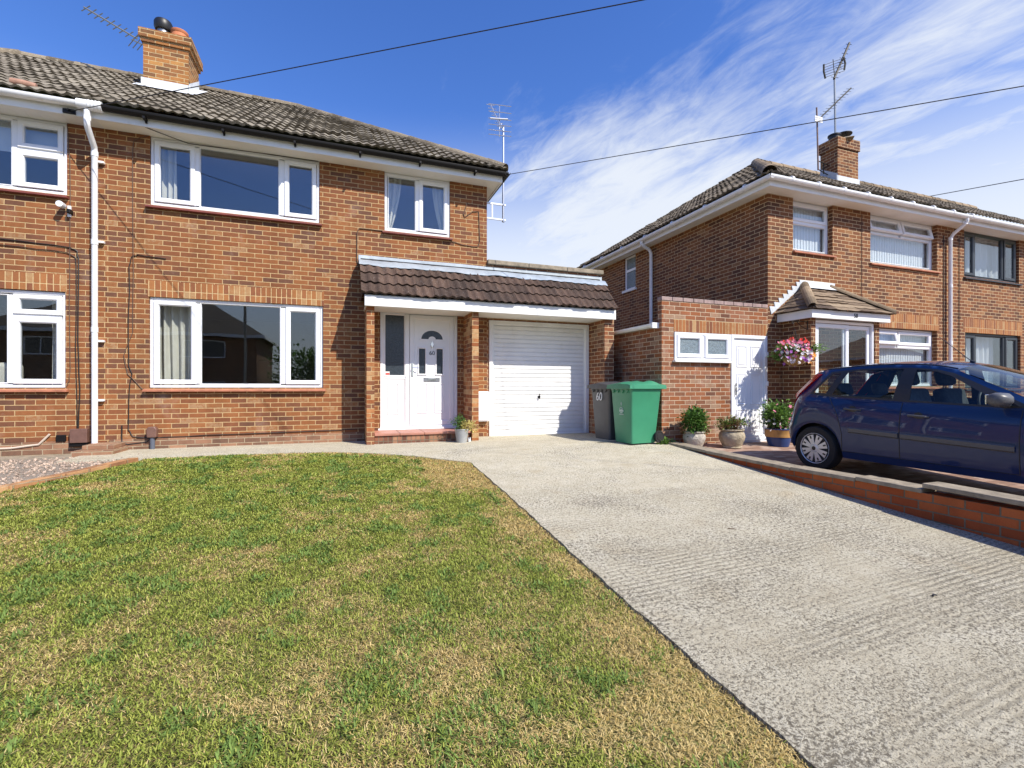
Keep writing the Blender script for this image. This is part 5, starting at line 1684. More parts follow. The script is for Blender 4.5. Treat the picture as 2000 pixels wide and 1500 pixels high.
# ------------------------------------------------------------------ wheelie bins
def make_bin(name, loc, rotz, label, mat, number, crest):
    root = thing(name, loc, label, 'wheelie bin', None, rotz, local=True)
    # local: front faces -y, width along x, depth along y
    b = MB()
    zs = [0.0, 0.03, 0.5, 0.86, 0.90, 0.93]
    def sec(z):
        t = z / 0.93
        hw = 0.215 + 0.055 * t
        fr = -0.27 - 0.05 * t
        bk = 0.24 + 0.09 * t
        r = 0.035
        if z > 0.88:
            hw += 0.012; fr -= 0.012; bk += 0.01
        p = []
        for (cx, cy, a0) in ((hw - r, fr + r, -90), (hw - r, bk - r, 0), (-hw + r, bk - r, 90), (-hw + r, fr + r, 180)):
            for k in range(5):
                a = R(a0 + 22.5 * k)
                p.append((cx + r * math.cos(a), cy + r * math.sin(a), z))
        return p
    prev = None
    for z in zs:
        s_ = sec(z)
        i = len(b.v)
        b.v += s_
        if prev is not None:
            for k in range(20):
                k2 = (k + 1) % 20
                b.f.append((prev + k, prev + k2, i + k2, i + k)); b.var.append(0.5)
        else:
            b.f.append(tuple(i + k for k in range(20))[::-1]); b.var.append(0.5)
        prev = i
    # teeth under the rim
    for k in range(4):
        xq = -0.18 + k * 0.12
        b.prism([(xq - 0.03, 0.885), (xq + 0.03, 0.885), (xq, 0.835)], -0.342, -0.312)
    b.build('body', mat, root, smooth=30)
    l = MB()
    # domed lid: grid
    nx_, ny_ = 12, 14
    def lidz(u, v):
        zc = 0.055 * (1 - abs(u) ** 4) * (0.35 + 0.65 * math.sin(PI * min(1, max(0, (v + 1) / 2)) ** 0.9))
        if 0.1 < v < 0.72 and abs(u) > 0.45 and abs(u) < 0.95:
            zc += 0.036 * math.sin(PI * (v - 0.1) / 0.62)
        if abs(u) < 0.3 and v < 0.2:
            zc += 0.010
        return 0.965 + zc
    ids = {}
    for j in range(ny_ + 1):
        for i in range(nx_ + 1):
            u_, v_ = -1 + 2 * i / nx_, -1 + 2 * j / ny_
            ids[i, j] = len(l.v)
            l.v.append((0.302 * u_, 0.01 + 0.385 * v_, lidz(u_, v_)))
    for j in range(ny_):
        for i in range(nx_):
            l.f.append((ids[i, j], ids[i + 1, j], ids[i + 1, j + 1], ids[i, j + 1])); l.var.append(0.5)
    rim = [ids[i, 0] for i in range(nx_ + 1)] + [ids[nx_, j] for j in range(1, ny_ + 1)] + [ids[i, ny_] for i in range(nx_ - 1, -1, -1)] + [ids[0, j] for j in range(ny_ - 1, 0, -1)]
    i0 = len(l.v)
    for q_ in rim:
        p = l.v[q_]
        l.v.append((p[0] * 1.02, 0.01 + (p[1] - 0.01) * 1.02, 0.905))
    m_ = len(rim)
    for k in range(m_):
        k2 = (k + 1) % m_
        l.f.append((rim[k], rim[k2], i0 + k2, i0 + k)); l.var.append(0.5)
    l.build('lid', mat, root, smooth=35)
    hh_ = MB()
    hh_.tube([(-0.22, 0.36, 0.93), (-0.22, 0.43, 0.955), (0.22, 0.43, 0.955), (0.22, 0.36, 0.93)], 0.018, 10)
    for sg in (-1, 1):
        hh_.box(*sorted((sg * 0.20, sg * 0.235)), 0.30, 0.44, 0.90, 0.97)
    hh_.build('handle', mat, root, smooth=True)
    for sg in (-1, 1):
        w_ = MB()
        xw = sg * 0.235
        w_.lathe([(0.035, -0.028), (0.062, -0.026), (0.066, -0.02), (0.092, -0.026), (0.10, -0.014), (0.10, 0.014), (0.092, 0.026), (0.066, 0.02), (0.062, 0.026), (0.035, 0.028)], (xw + sg * 0.03, 0.27, 0.10), 24, 'x')
        wo_ = w_.build('wheel', m_rubber, root, smooth=35)
        h_ = MB()
        h_.lathe([(0.03, -0.02), (0.03, 0.02)], (xw + sg * 0.03, 0.27, 0.10), 14, 'x')
        for k in range(5):
            a = 2 * PI * k / 5
            M = Matrix.Translation((xw + sg * 0.03, 0.27, 0.10)) @ Matrix.Rotation(a, 4, 'X')
            h_.box(-0.016, 0.016, -0.008, 0.008, 0.02, 0.066, M)
        h_.build('hub', m_grey_pl, wo_)
    if number:
        text('number', number, 0.21, (0.0, -0.334, 0.755), (PI / 2 + R(-3.0), 0, 0), m_white_paint, root, 0.003, 0.85)
    if crest:
        c = MB()
        yq = -0.312
        for k in range(16):
            a0, a1 = PI * k / 16, PI * (k + 1) / 16
            c.quad((0.05 * math.cos(a0), yq, 0.55 + 0.05 * math.sin(a0)), (0.05 * math.cos(a1), yq, 0.55 + 0.05 * math.sin(a1)), (0.038 * math.cos(a1), yq, 0.55 + 0.038 * math.sin(a1)), (0.038 * math.cos(a0), yq, 0.55 + 0.038 * math.sin(a0)))
        c.prism([(-0.05, 0.52), (0.05, 0.52), (0.05, 0.55), (0.02, 0.55), (0.0, 0.58), (-0.02, 0.55), (-0.05, 0.55)], yq, yq + 0.012)
        c.prism([(0, 0.62), (0.012, 0.65), (0, 0.69), (-0.012, 0.65)], yq - 0.002, yq + 0.01)
        c.prism([(-0.055, 0.47), (0.055, 0.47), (0.055, 0.482), (-0.055, 0.482)], yq + 0.003, yq + 0.015)
        c.prism([(-0.03, 0.495), (0.03, 0.495), (0.025, 0.512), (-0.025, 0.512)], yq + 0.002, yq + 0.015)
        c.build('crest', m_pale_print, root)
    return root
make_bin('wheelie_bin', (4.72, 6.82, -0.004), -R(84), 'green wheelie bin with faint crest beside the low wall', m_bin_green, None, True)
make_bin('wheelie_bin', (4.66, 7.40, 0.0), -R(84), 'dark grey wheelie bin numbered 60 behind the green one', m_bin_grey, '60', False)

# ------------------------------------------------------------------ plants and pots
def pot_lathe(mb, prof, c, n=28):
    mb.lathe(prof, c, n, 'z')
pt = thing('potted_plant', (1.90, 7.72, 0.0), 'small zinc pot of green and straw plants at the front step', 'plant')
q = MB(); q.lathe([(0.085, 0), (0.115, 0.21), (0.122, 0.215), (0.118, 0.225), (0.105, 0.222), (0.10, 0.17)], (1.90, 7.72, 0.0), 24); q.build('pot', m_zinc, pt, smooth=30)
q = MB(); q.lathe([(0.102, 0), (0.0, 0.012)], (1.90, 7.72, 0.18), 16); q.build('soil', m_soilp, pt)
q = MB(); bush(q, (1.86, 7.74, 0.34), (0.10, 0.10, 0.11), 420, 0.032, 1); q.build('foliage', m_leaf_d, pt, normals=False)
q = MB(); bush(q, (1.985, 7.69, 0.27), (0.11, 0.10, 0.10), 420, 0.034, 2); q.build('dry_foliage', m_leaf_y, pt, normals=False)
wt = MB(); wt.box(2.02, 2.07, 7.76, 7.80, 0.0, 0.07)
tag(wt.build('milk_carton', m_white_paint, None, (2.045, 7.78, 0), bevel=0.003), 'tiny white carton on the ground beside the zinc pot', 'carton')

def planter(loc, s, prof, mp, label, seed, leaves, stems=6, n=24):
    root = thing('planter', loc, label, 'planter')
    q = MB(); q.lathe([(r * s, h * s) for r, h in prof], loc, n); q.build('pot', mp, root, smooth=35)
    top = max(h for r, h in prof) * s
    rt_ = [r for r, h in prof if h * s >= top - 1e-4][0] * s
    q = MB(); q.lathe([(rt_ * 0.92, 0), (0, 0.02)], (loc[0], loc[1], loc[2] + top - 0.03), 18); q.build('soil', m_soilp, root)
    for k, (mat, c, rad, cnt, sz) in enumerate(leaves):
        q = MB()
        bush(q, (loc[0] + c[0], loc[1] + c[1], loc[2] + top + c[2]), rad, cnt, sz, seed + k)
        q.build('foliage', mat, root, normals=False)
    rg = random.Random(seed)
    q = MB()
    for k in range(stems):
        a, d = rg.random() * 6.28, rg.uniform(0.05, 0.16)
        q.tube([(loc[0] + 0.03 * math.cos(a), loc[1] + 0.03 * math.sin(a), loc[2] + top - 0.04), (loc[0] + d * math.cos(a), loc[1] + d * math.sin(a), loc[2] + top + rg.uniform(0.12, 0.26))], 0.006, 5)
    q.build('stem', m_stem, root)
    return root
urn = [(0.15, 0), (0.16, 0.02), (0.15, 0.035), (0.165, 0.06), (0.20, 0.14), (0.215, 0.20), (0.205, 0.255), (0.18, 0.285), (0.175, 0.295), (0.20, 0.305), (0.205, 0.32), (0.19, 0.33), (0.17, 0.325), (0.165, 0.27)]
planter((5.63, 6.45, nz(6.45)), 0.86, urn, m_stone_pot2, 'pale carved stone urn with a leafy green bush by the annex corner', 41,
        [(m_leaf_d, (-0.03, 0, 0.16), (0.22, 0.18, 0.20), 900, 0.055), (m_leaf, (0.02, -0.03, 0.19), (0.21, 0.16, 0.19), 700, 0.055), (m_leaf_o, (0.17, -0.05, 0.03), (0.11, 0.1, 0.08), 220, 0.045), (m_leaf_r, (-0.12, 0.05, 0.06), (0.14, 0.1, 0.09), 160, 0.04)])
planter((6.28, 6.28, nz(6.28)), 0.98, urn, m_stone_pot, 'brownish round stone urn with sparse rusty plants left of the white annex door', 52,
        [(m_leaf_o, (-0.03, 0, 0.06), (0.19, 0.16, 0.11), 480, 0.045), (m_leaf_r, (0.02, 0.0, 0.05), (0.18, 0.14, 0.09), 360, 0.04), (m_leaf, (0.03, -0.02, 0.1), (0.18, 0.14, 0.09), 260, 0.042)])
bp = [(0.17, 0), (0.20, 0.10), (0.215, 0.17), (0.22, 0.30), (0.24, 0.31), (0.24, 0.33), (0.21, 0.33), (0.2, 0.28)]
ro = planter((7.28, 6.22, nz(6.2)), 0.95, bp, m_blue_glaze, 'blue and tan glazed tub with a leafy pink-flowered bush behind the car', 63,
             [(m_leaf, (0, 0, 0.18), (0.28, 0.24, 0.24), 1300, 0.055), (m_leaf_d, (0, 0.03, 0.13), (0.26, 0.22, 0.22), 800, 0.05)])
q = MB(); q.lathe([(0.212, 0.165), (0.220, 0.20), (0.222, 0.29), (0.23, 0.30)], (7.28, 6.22, nz(6.2)), 28, cap=False); q.build('tan_band', m_tan_glaze, ro, smooth=True)
rg = random.Random(9)
def ball(c, r, n):
    out = []
    while len(out) < n:
        p = Vector((rg.uniform(-1, 1), rg.uniform(-1, 1), rg.uniform(-1, 1)))
        if 0.75 < p.length < 1.05 and (p.y < 0.3 or p.z > 0.3):
            out.append((c[0] + p.x * r[0], c[1] + p.y * r[1], c[2] + p.z * r[2]))
    return out
def bloom(parent, mat, pts, size, seed, single):
    for k, p in enumerate(pts[:single]):
        q = MB(); flowers(q, [p], size, seed * 100 + k); q.build('flower', mat, parent, normals=False)
    if len(pts) > single:
        q = MB(); flowers(q, pts[single:], size, seed); q.build('flowers', mat, parent, normals=False)['kind'] = 'stuff'
bloom(ro, m_pink, ball((7.28, 6.22, 0.42), (0.27, 0.24, 0.25), 16), 0.034, 5, 99)
bloom(ro, m_whitep, ball((7.2, 6.2, 0.28), (0.27, 0.24, 0.18), 14), 0.028, 6, 99)
wd = MB(); bush(wd, (5.12, 6.60, 0.0), (0.13, 0.05, 0.05), 160, 0.05, 77)
tag(wd.build('weed', m_leaf, None, (5.12, 6.62, 0), normals=False), 'tuft of green weed at the end of the low wall by the bin wheel', 'weed')

hb = thing('hanging_basket', (7.64, 6.2, 1.36), 'hanging basket overflowing with pink, red and white flowers on the porch wall', 'hanging basket')
bc = (7.64, 6.2, 1.36)
q = MB(); q.lathe([(0.02, -0.0), (0.10, 0.02), (0.17, 0.08), (0.20, 0.16), (0.20, 0.19)], (bc[0], bc[1], bc[2] - 0.05), 22); q.build('basket', m_wicker, hb, smooth=True)
q = MB(); bush(q, (bc[0], bc[1], bc[2] + 0.18), (0.27, 0.25, 0.16), 1900, 0.05, 81); q.build('foliage', m_leaf, hb, normals=False)
q = MB(); bush(q, (bc[0] + 0.06, bc[1] - 0.05, bc[2] + 0.11), (0.13, 0.17, 0.12), 300, 0.045, 82); q.build('foliage', m_leaf_y, hb, normals=False)
def fl(mat, c, r, n, s_, seed):
    bloom(hb, mat, ball(c, r, n), s_, seed + 10, 20)
B = Vector(bc)
fl(m_pink, (B.x - 0.08, B.y, B.z + 0.24), (0.30, 0.27, 0.17), 60, 0.032, 1)
fl(m_redp, (B.x + 0.02, B.y, B.z + 0.29), (0.26, 0.26, 0.17), 34, 0.032, 2)
fl(m_whitep, (B.x + 0.0, B.y, B.z + 0.16), (0.34, 0.30, 0.19), 100, 0.033, 3)
fl(m_purp, (B.x - 0.05, B.y, B.z + 0.12), (0.34, 0.30, 0.20), 26, 0.035, 4)
fl(m_yelp, (B.x + 0.14, B.y, B.z + 0.12), (0.2, 0.22, 0.16), 26, 0.038, 5)
q = MB()
for k in range(3):
    a = 2 * PI * k / 3 + 0.3
    q.tube([(B.x + 0.19 * math.cos(a), B.y + 0.19 * math.sin(a), B.z + 0.13), (B.x, B.y, B.z + 0.62)], 0.004, 5)
q.build('chain', m_stake, hb)
bk = MB()
bk.tube([(7.985, 6.22, 1.98), (7.985, 6.22, 2.14)], 0.008)
bk.tube([(7.985, 6.22, 2.12), (7.63, 6.22, 2.12), (7.60, 6.22, 2.10), (7.615, 6.22, 2.07), (7.64, 6.22, 2.075), (7.65, 6.22, 2.1)], 0.008)
bk.tube([(7.985, 6.22, 1.98), (7.85, 6.22, 2.02), (7.72, 6.22, 2.11)], 0.006)
tag(bk.build('wall_bracket', m_stake, None, (7.98, 6.22, 2.0), smooth=True), 'black scrolled iron bracket on the porch wall above the flowers', 'bracket')

# ------------------------------------------------------------------ aerials and overhead wires
def ray(px, py, u):
    t = (px - 1000) / 918.0
    S_, C_ = math.sin(YAW), math.cos(YAW)
    return Vector(((S_ + t * C_) * u, (C_ - t * S_) * u, CAMZ - (py - 757) / 918.0 * u))
def yagi(mb, p0, p1, n, ln0, ln1, axis, r=0.006, boom=0.010):
    p0, p1, axis = Vector(p0), Vector(p1), Vector(axis).normalized()
    mb.tube([p0, p1], boom, 6)
    for k in range(n):
        t = (k + 0.3) / (n - 0.4)
        c = p0.lerp(p1, min(1, t))
        l = ln0 + (ln1 - ln0) * t
        mb.tube([c - axis * l, c + axis * l], r, 5)
a1 = thing('tv_aerial', (-3.56, 10.9, 7.3), 'long thin tv aerial slanting up from the left house chimney', 'aerial')
q = MB()
q.tube([(-3.54, 10.95, 6.95), (-3.56, 10.95, 7.62)], 0.016, 8); q.build('mast', m_alu, a1)
q = MB()
yagi(q, ray(268, 76, 9.15), ray(164, 14, 9.0), 9, 0.09, 0.10, (0.75, -0.3, 0.45), 0.009, 0.016)
yagi(q, (-3.60, 10.96, 7.535), (-3.8, 11.02, 7.63), 3, 0.15, 0.15, (0.6, -0.4, 0.55), 0.008, 0.012)
q.build('antenna', m_dullmetal, a1)
a2 = thing('tv_aerial', (3.05, 8.92, 4.28), 'tall silver tv aerial on a wall bracket at the right eaves corner', 'aerial')
mx_, my_ = 3.05, 8.92
q = MB(); q.tube([(mx_, my_, 4.24), (mx_, my_, 6.16)], 0.021, 10); q.build('mast', m_alu, a2, smooth=True)
q = MB()
for zq in (4.28, 4.58):
    q.box(2.582, mx_ + 0.05, my_ - 0.015, my_ + 0.015, zq - 0.015, zq + 0.015)
q.box(2.80, 2.83, my_ - 0.012, my_ + 0.012, 4.28, 4.58)
for zq in (4.24, 4.56, 5.03, 5.35):
    q.tube([(mx_, my_, zq), (mx_, my_, zq + 0.03)], 0.028, 10)
q.build('bracket', m_alu, a2)
q = MB()
yagi(q, ray(979, 250, 9.38), ray(957, 203, 9.7), 7, 0.08, 0.09, (1, 0.05, 0.06), 0.006, 0.014)
q.tube([(mx_ - 0.09, my_ - 0.02, 5.92), (mx_ - 0.09, my_ - 0.02, 6.56)], 0.011, 6)
for k, zq in enumerate((5.94, 6.03, 6.14, 6.26, 6.40, 6.54)):
    q.tube([(mx_ - 0.32, my_ - 0.03, zq - 0.01), (mx_ + 0.16, my_ - 0.03, zq + 0.03)], 0.007, 5)
q.tube([(mx_ - 0.29, my_ - 0.04, 6.24), (mx_ + 0.08, my_ - 0.04, 6.29)], 0.018, 8)
q.build('antenna', m_alu, a2)
a3 = thing('tv_aerial', (12.1, 8.7, 7.4), 'tall dark tv aerial with grid reflector on the right chimney', 'aerial')
q = MB(); q.tube([(12.10, 8.64, 7.36), ray(1630, 152, 12.12)], 0.024, 8); q.build('mast', m_dullmetal, a3)
q = MB()
yagi(q, ray(1629, 154, 12.1), ray(1659, 84, 12.6), 8, 0.09, 0.07, (0.9, -0.5, -0.25), 0.006, 0.028)
for k in range(6):
    zq = 9.06 + k * 0.075
    q.tube([ray(1610, 127 + k * 5, 12.0), ray(1629, 120 + k * 5, 12.15), ray(1650, 113 + k * 5, 12.3)], 0.006, 5)
q.tube([ray(1612, 153, 12.0), ray(1609, 140, 12.0), ray(1609, 126, 12.0)], 0.024, 6)
q.tube([ray(1649, 136, 12.3), ray(1651, 124, 12.3), ray(1648, 112, 12.3)], 0.024, 6)
q.tube([ray(1627, 116, 12.15), ray(1630, 150, 12.15)], 0.010, 6)
q.build('antenna', m_stake, a3)
a4 = thing('tv_aerial', (11.55, 8.6, 6.4), 'thin brown tv aerial bracketed to the left side of the right chimney', 'aerial')
q = MB(); q.tube([ray(1598, 332, 11.9), ray(1596, 240, 11.9), ray(1595, 210, 11.9)], 0.019, 8); q.build('mast', m_brown_pl, a4)
q = MB()
for zq in (6.46, 6.72):
    q.tube([ray(1597, 314 + (6.72 - zq) * 62, 11.9), (11.899, 8.7, zq)], 0.012, 6)
q.box(11.74, 11.76, 8.69, 8.71, 6.46, 6.72); q.build('bracket', m_stake, a4)
q = MB()
yagi(q, ray(1596, 236, 11.88), ray(1662, 172, 12.2), 12, 0.10, 0.09, (0.9, -0.5, -0.1), 0.0045, 0.018)
q.build('antenna', m_stake, a4)
q = MB()
for k in range(3):
    c_ = ray(1599, 237 - k * 4, 11.8)
    q.box(c_.x - 0.13, c_.x + 0.13, c_.y - 0.006, c_.y + 0.006, c_.z - 0.018, c_.z + 0.018)
q.build('reflector', m_white_paint, a4)

def wire(p0, p1, k, sag, r, label):
    p0, p1 = Vector(p0), Vector(p1)
    pe = p0 + (p1 - p0) * k
    pts = []
    for i in range(41):
        t = i / 40
        p = p0.lerp(pe, t)
        p.z -= sag * 4 * t * (1 - t)
        pts.append(p)
    q = MB(); q.tube(pts, r, 6)
    return tag(q.build('overhead_wire', m_cable, None, tuple(p0), smooth=True), label, 'wire')
wire((-3.52, 8.17, 4.73), ray(1255, 0, 4.6), 4.0, 0.0, 0.0055, 'overhead wire from the left eaves passing the chimney to the top of the picture')
wire((2.86, 8.06, 4.80), ray(2000, 160, 5.0), 3.2, 0.05, 0.0055, 'overhead wire crossing the sky from the right eaves corner to the right edge')
wire(ray(1790, 388, 17), ray(2010, 348, 13), 1.2, 0.0, 0.012, 'short overhead wire low above the right roofs')
br = MB()
br.box(-3.60, -3.46, 8.165, 8.188, 4.70, 4.76)
br.tube([(-3.53, 8.18, 4.74), (-3.53, 8.13, 4.74)], 0.012)
tag(br.build('wire_bracket', m_black_pl, None, (-3.53, 8.18, 4.7)), 'black wire bracket on the white fascia near the downpipe', 'bracket')

# ------------------------------------------------------------------ the blue hatchback
def interp(x, pts):
    if x <= pts[0][0]: return pts[0][1]
    for (a, va), (b_, vb) in zip(pts, pts[1:]):
        if x <= b_:
            t = (x - a) / (b_ - a)
            t = t * t * (3 - 2 * t) * 0.35 + t * 0.65
            return va + (vb - va) * t
    return pts[-1][1]
RC_, FC_ = 0.0, 2.486
WR = 0.295
def c_top(s): return interp(s, [(-0.63, 0.985), (-0.4, 0.995), (0, 0.985), (0.5, 0.965), (1.0, 0.94), (1.5, 0.918), (2.0, 0.90), (2.25, 0.905), (2.6, 0.865), (3.0, 0.77), (3.2, 0.66), (3.27, 0.60)])
def c_low(s):
    z = interp(s, [(-0.65, 0.30), (-0.4, 0.25), (0.4, 0.215), (2.0, 0.205), (2.9, 0.20), (3.27, 0.24)])
    for c in (RC_, FC_):
        Ra = 0.345
        d = abs(s - c)
        if d < Ra:
            z = max(z, WR + math.sqrt(Ra * Ra - d * d))
    return z
def c_w(f): return interp(f, [(0, 0.80), (0.12, 0.825), (0.35, 0.838), (0.62, 0.84), (0.85, 0.815), (1.0, 0.775)])
def c_sr(f): return interp(f, [(0, -0.58), (0.2, -0.635), (0.45, -0.645), (0.55, -0.60), (1.0, -0.545)])
def c_sf(f): return interp(f, [(0, 3.18), (0.3, 3.26), (0.7, 3.25), (1.0, 3.20)])
def corner(s, sr, sf):
    k = 1.0
    d = (s - sr) / 0.50
    if d < 1: k *= max(0.0, 1 - (1 - max(d, 0)) ** 2.8) ** (1 / 2.5)
    d = (sf - s) / 0.75
    if d < 1: k *= max(0.0, 1 - (1 - max(d, 0)) ** 2.6) ** (1 / 2.2)
    return k
ST = [-0.65, -0.645, -0.63, -0.60, -0.56, -0.50, -0.43, -0.36, -0.33, -0.29, -0.23, -0.16, -0.08, 0, 0.08, 0.16, 0.23, 0.29, 0.335, 0.38, 0.46, 0.58, 0.7, 0.82, 0.94, 1.04, 1.14, 1.26, 1.4, 1.55, 1.7, 1.85, 1.98, 2.06, 2.13, 2.16, 2.2, 2.26, 2.33, 2.41, 2.486, 2.56, 2.64, 2.71, 2.77, 2.81, 2.84, 2.9, 2.98, 3.06, 3.13, 3.19, 3.23, 3.255, 3.27]
FR = [0, 0.04, 0.12, 0.2, 0.3, 0.4, 0.5, 0.6, 0.7, 0.78, 0.86, 0.93, 0.97, 1.0]
def c_pt(sb, f, side):
    sr, sf = c_sr(f), c_sf(f)
    t = (sb + 0.65) / 3.92
    s = sb
    k = max(0.0, 1 - (sb + 0.65) / 0.6)
    s = sb + (sr + 0.65) * k
    k = max(0.0, 1 - (3.27 - sb) / 0.6)
    s = s - (3.27 - sf) * k
    s -= 0.20 * max(0, f - 0.45) / 0.55 * max(0.0, 1 - abs(sb - 0.38) / 0.33)
    y = c_w(f) * corner(s, sr, sf)
    lo, hi = c_low(s), c_top(s)
    z = lo + f * (hi - lo)
    if 0.845 < f < 0.98 : y += 0.0
    # wheel-arch lip
    for c in (RC_, FC_):
        d = math.hypot(s - c, z - WR)
        if d < 0.43:
            y += 0.014 * (1 - max(0, (d - 0.345)) / 0.085) * corner(s, sr, sf)
    return Vector((s, side * y, z))
CAR = thing('hatchback_car', (6.86, 4.60, nz(4.6)), 'dark blue five-door hatchback parked behind the low wall', 'car', None, -PI / 2, local=True)
body = MB()
doors = {(-1, 'r'): MB(), (-1, 'f'): MB(), (1, 'r'): MB(), (1, 'f'): MB()}
for side in (-1, 1):
    for a, b_ in zip(ST, ST[1:]):
        for f0, f1 in zip(FR, FR[1:]):
            tgt = body
            m_ = (a + b_) / 2
            if f0 >= 0.12:
                if 0.38 <= a and b_ <= 1.04: tgt = doors[side, 'r']
                elif 1.04 <= a and b_ <= 2.06: tgt = doors[side, 'f']
            q = [c_pt(a, f0, side), c_pt(b_, f0, side), c_pt(b_, f1, side), c_pt(a, f1, side)]
            tgt.quad(*q)
# bonnet
hs = [s for s in ST if s >= 2.13]
for a, b_ in zip(hs, hs[1:]):
    for k in range(10):
        u0, u1 = -1 + 0.2 * k, -1 + 0.2 * (k + 1)
        def hp(s, u):
            p = c_pt(s, 1.0, 1)
            return (p.x, p.y * u, p.z + 0.055 * (1 - u * u) * min(1, p.y / 0.5))
        body.quad(hp(a, u0), hp(b_, u0), hp(b_, u1), hp(a, u1))
# greenhouse
ZR = [(-0.45, 1.0), (-0.15, 1.318), (0, 1.355), (0.45, 1.385), (0.8, 1.39), (1.1, 1.375), (1.3, 1.35), (1.45, 1.31), (2.28, 0.905)]
WRL = [(-0.45, 0.63), (-0.15, 0.565), (0, 0.585), (0.4, 0.60), (1.0, 0.60), (1.45, 0.575), (2.28, 0.735)]
def lin(x, pts):
    if x <= pts[0][0]: return pts[0][1]
    for (a, va), (b_, vb) in zip(pts, pts[1:]):
        if x <= b_: return va + (vb - va) * (x - a) / (b_ - a)
    return pts[-1][1]
def c_y(s, z):
    zb_ = c_top(s)
    wb = c_w(1.0) * corner(s, c_sr(1.0), c_sf(1.0))
    if z <= zb_:
        lo = c_low(s)
        f = max(0, min(1, (z - lo) / max(0.05, zb_ - lo)))
        return c_w(f) * corner(s, c_sr(f), c_sf(f))
    zt, wt_ = lin(s, ZR), lin(s, WRL)
    t = max(0.0, min(1.0, (z - zb_) / max(0.02, zt - zb_)))
    return wb + (wt_ - wb) * t + 0.022 * math.sin(PI * t)
def dens(poly, d=0.06):
    out = []
    for k in range(len(poly)):
        a, b_ = Vector(poly[k]), Vector(poly[(k + 1) % len(poly)])
        n = max(1, int(math.ceil((b_ - a).length / d)))
        out += [tuple(a.lerp(b_, i / n)) for i in range(n)]
    return out
def side_panel(mb, outer, holes, side, off=0.0):
    bm = bmesh.new()
    ed_ = []
    for loop in [outer] + holes:
        vs = [bm.verts.new((p[0], 0, p[1])) for p in dens(loop)]
        for k in range(len(vs)):
            ed_.append(bm.edges.new((vs[k], vs[(k + 1) % len(vs)])))
    bmesh.ops.triangle_fill(bm, use_beauty=True, use_dissolve=False, edges=ed_, normal=(0, -1, 0))
    bm.verts.ensure_lookup_table()
    for f in bm.faces:
        mb.quad(*[(v.co.x, side * (c_y(v.co.x, v.co.z) + off), v.co.z) for v in f.verts])
    bm.free()
belt = [(s, c_top(s)) for s in (-0.45, -0.3, 0, 0.3, 0.6, 0.9, 1.2, 1.5, 1.8, 2.0, 2.2)]
OUT = belt + [(2.28, 0.907), (1.45, 1.31), (1.3, 1.35), (1.1, 1.375), (0.8, 1.39), (0.45, 1.385), (0, 1.355), (-0.145, 1.316), (-0.29, 1.165), (-0.40, 1.045)]
DLO = [(-0.12, 1.028), (0.1, 1.002), (0.6, 0.975), (1.0, 0.955), (1.5, 0.932), (1.95, 0.915), (2.13, 0.925), (1.44, 1.275), (1.28, 1.322), (1.08, 1.347), (0.8, 1.36), (0.45, 1.355), (0.09, 1.328)]
WQ = [(-0.06, 1.052), (0.11, 1.038), (0.235, 1.305), (0.125, 1.30)]
WRR = [(0.20, 1.025), (0.93, 0.985), (0.965, 1.335), (0.42, 1.33), (0.33, 1.31)]
WF = [(1.10, 0.975), (1.5, 0.955), (1.84, 0.938), (1.80, 1.02), (1.42, 1.245), (1.27, 1.30), (1.10, 1.325)]
WT = [(1.90, 0.945), (2.03, 0.938), (1.885, 1.02)]
glass = []
surrounds = []
for side in (-1, 1):
    side_panel(body, OUT, [DLO], side)
    blk = MB()
    side_panel(blk, DLO, [WQ, WRR, WF, WT], side, 0.0)
    surrounds.append(blk)
def roofp(s, u):
    back = 0.14 * (1 - abs(u) ** 2.6) * max(0.0, 1 - (s + 0.15) / 0.25)
    return (s - back, lin(s, WRL) * u, lin(s, ZR) + 0.062 * (1 - abs(u) ** 2.2))
rs = [-0.15, -0.12, -0.06, 0.0, 0.1, 0.3, 0.5, 0.7, 0.9, 1.1, 1.25, 1.36, 1.45]
for a, b_ in zip(rs, rs[1:]):
    for k in range(12):
        u0, u1 = -1 + k / 6, -1 + (k + 1) / 6
        body.quad(roofp(a, u0), roofp(b_, u0), roofp(b_, u1), roofp(a, u1))
bo = body.build('body', m_paint, CAR, smooth=38)
for blk in surrounds:
    blk.build('window_surround', m_trim, CAR)
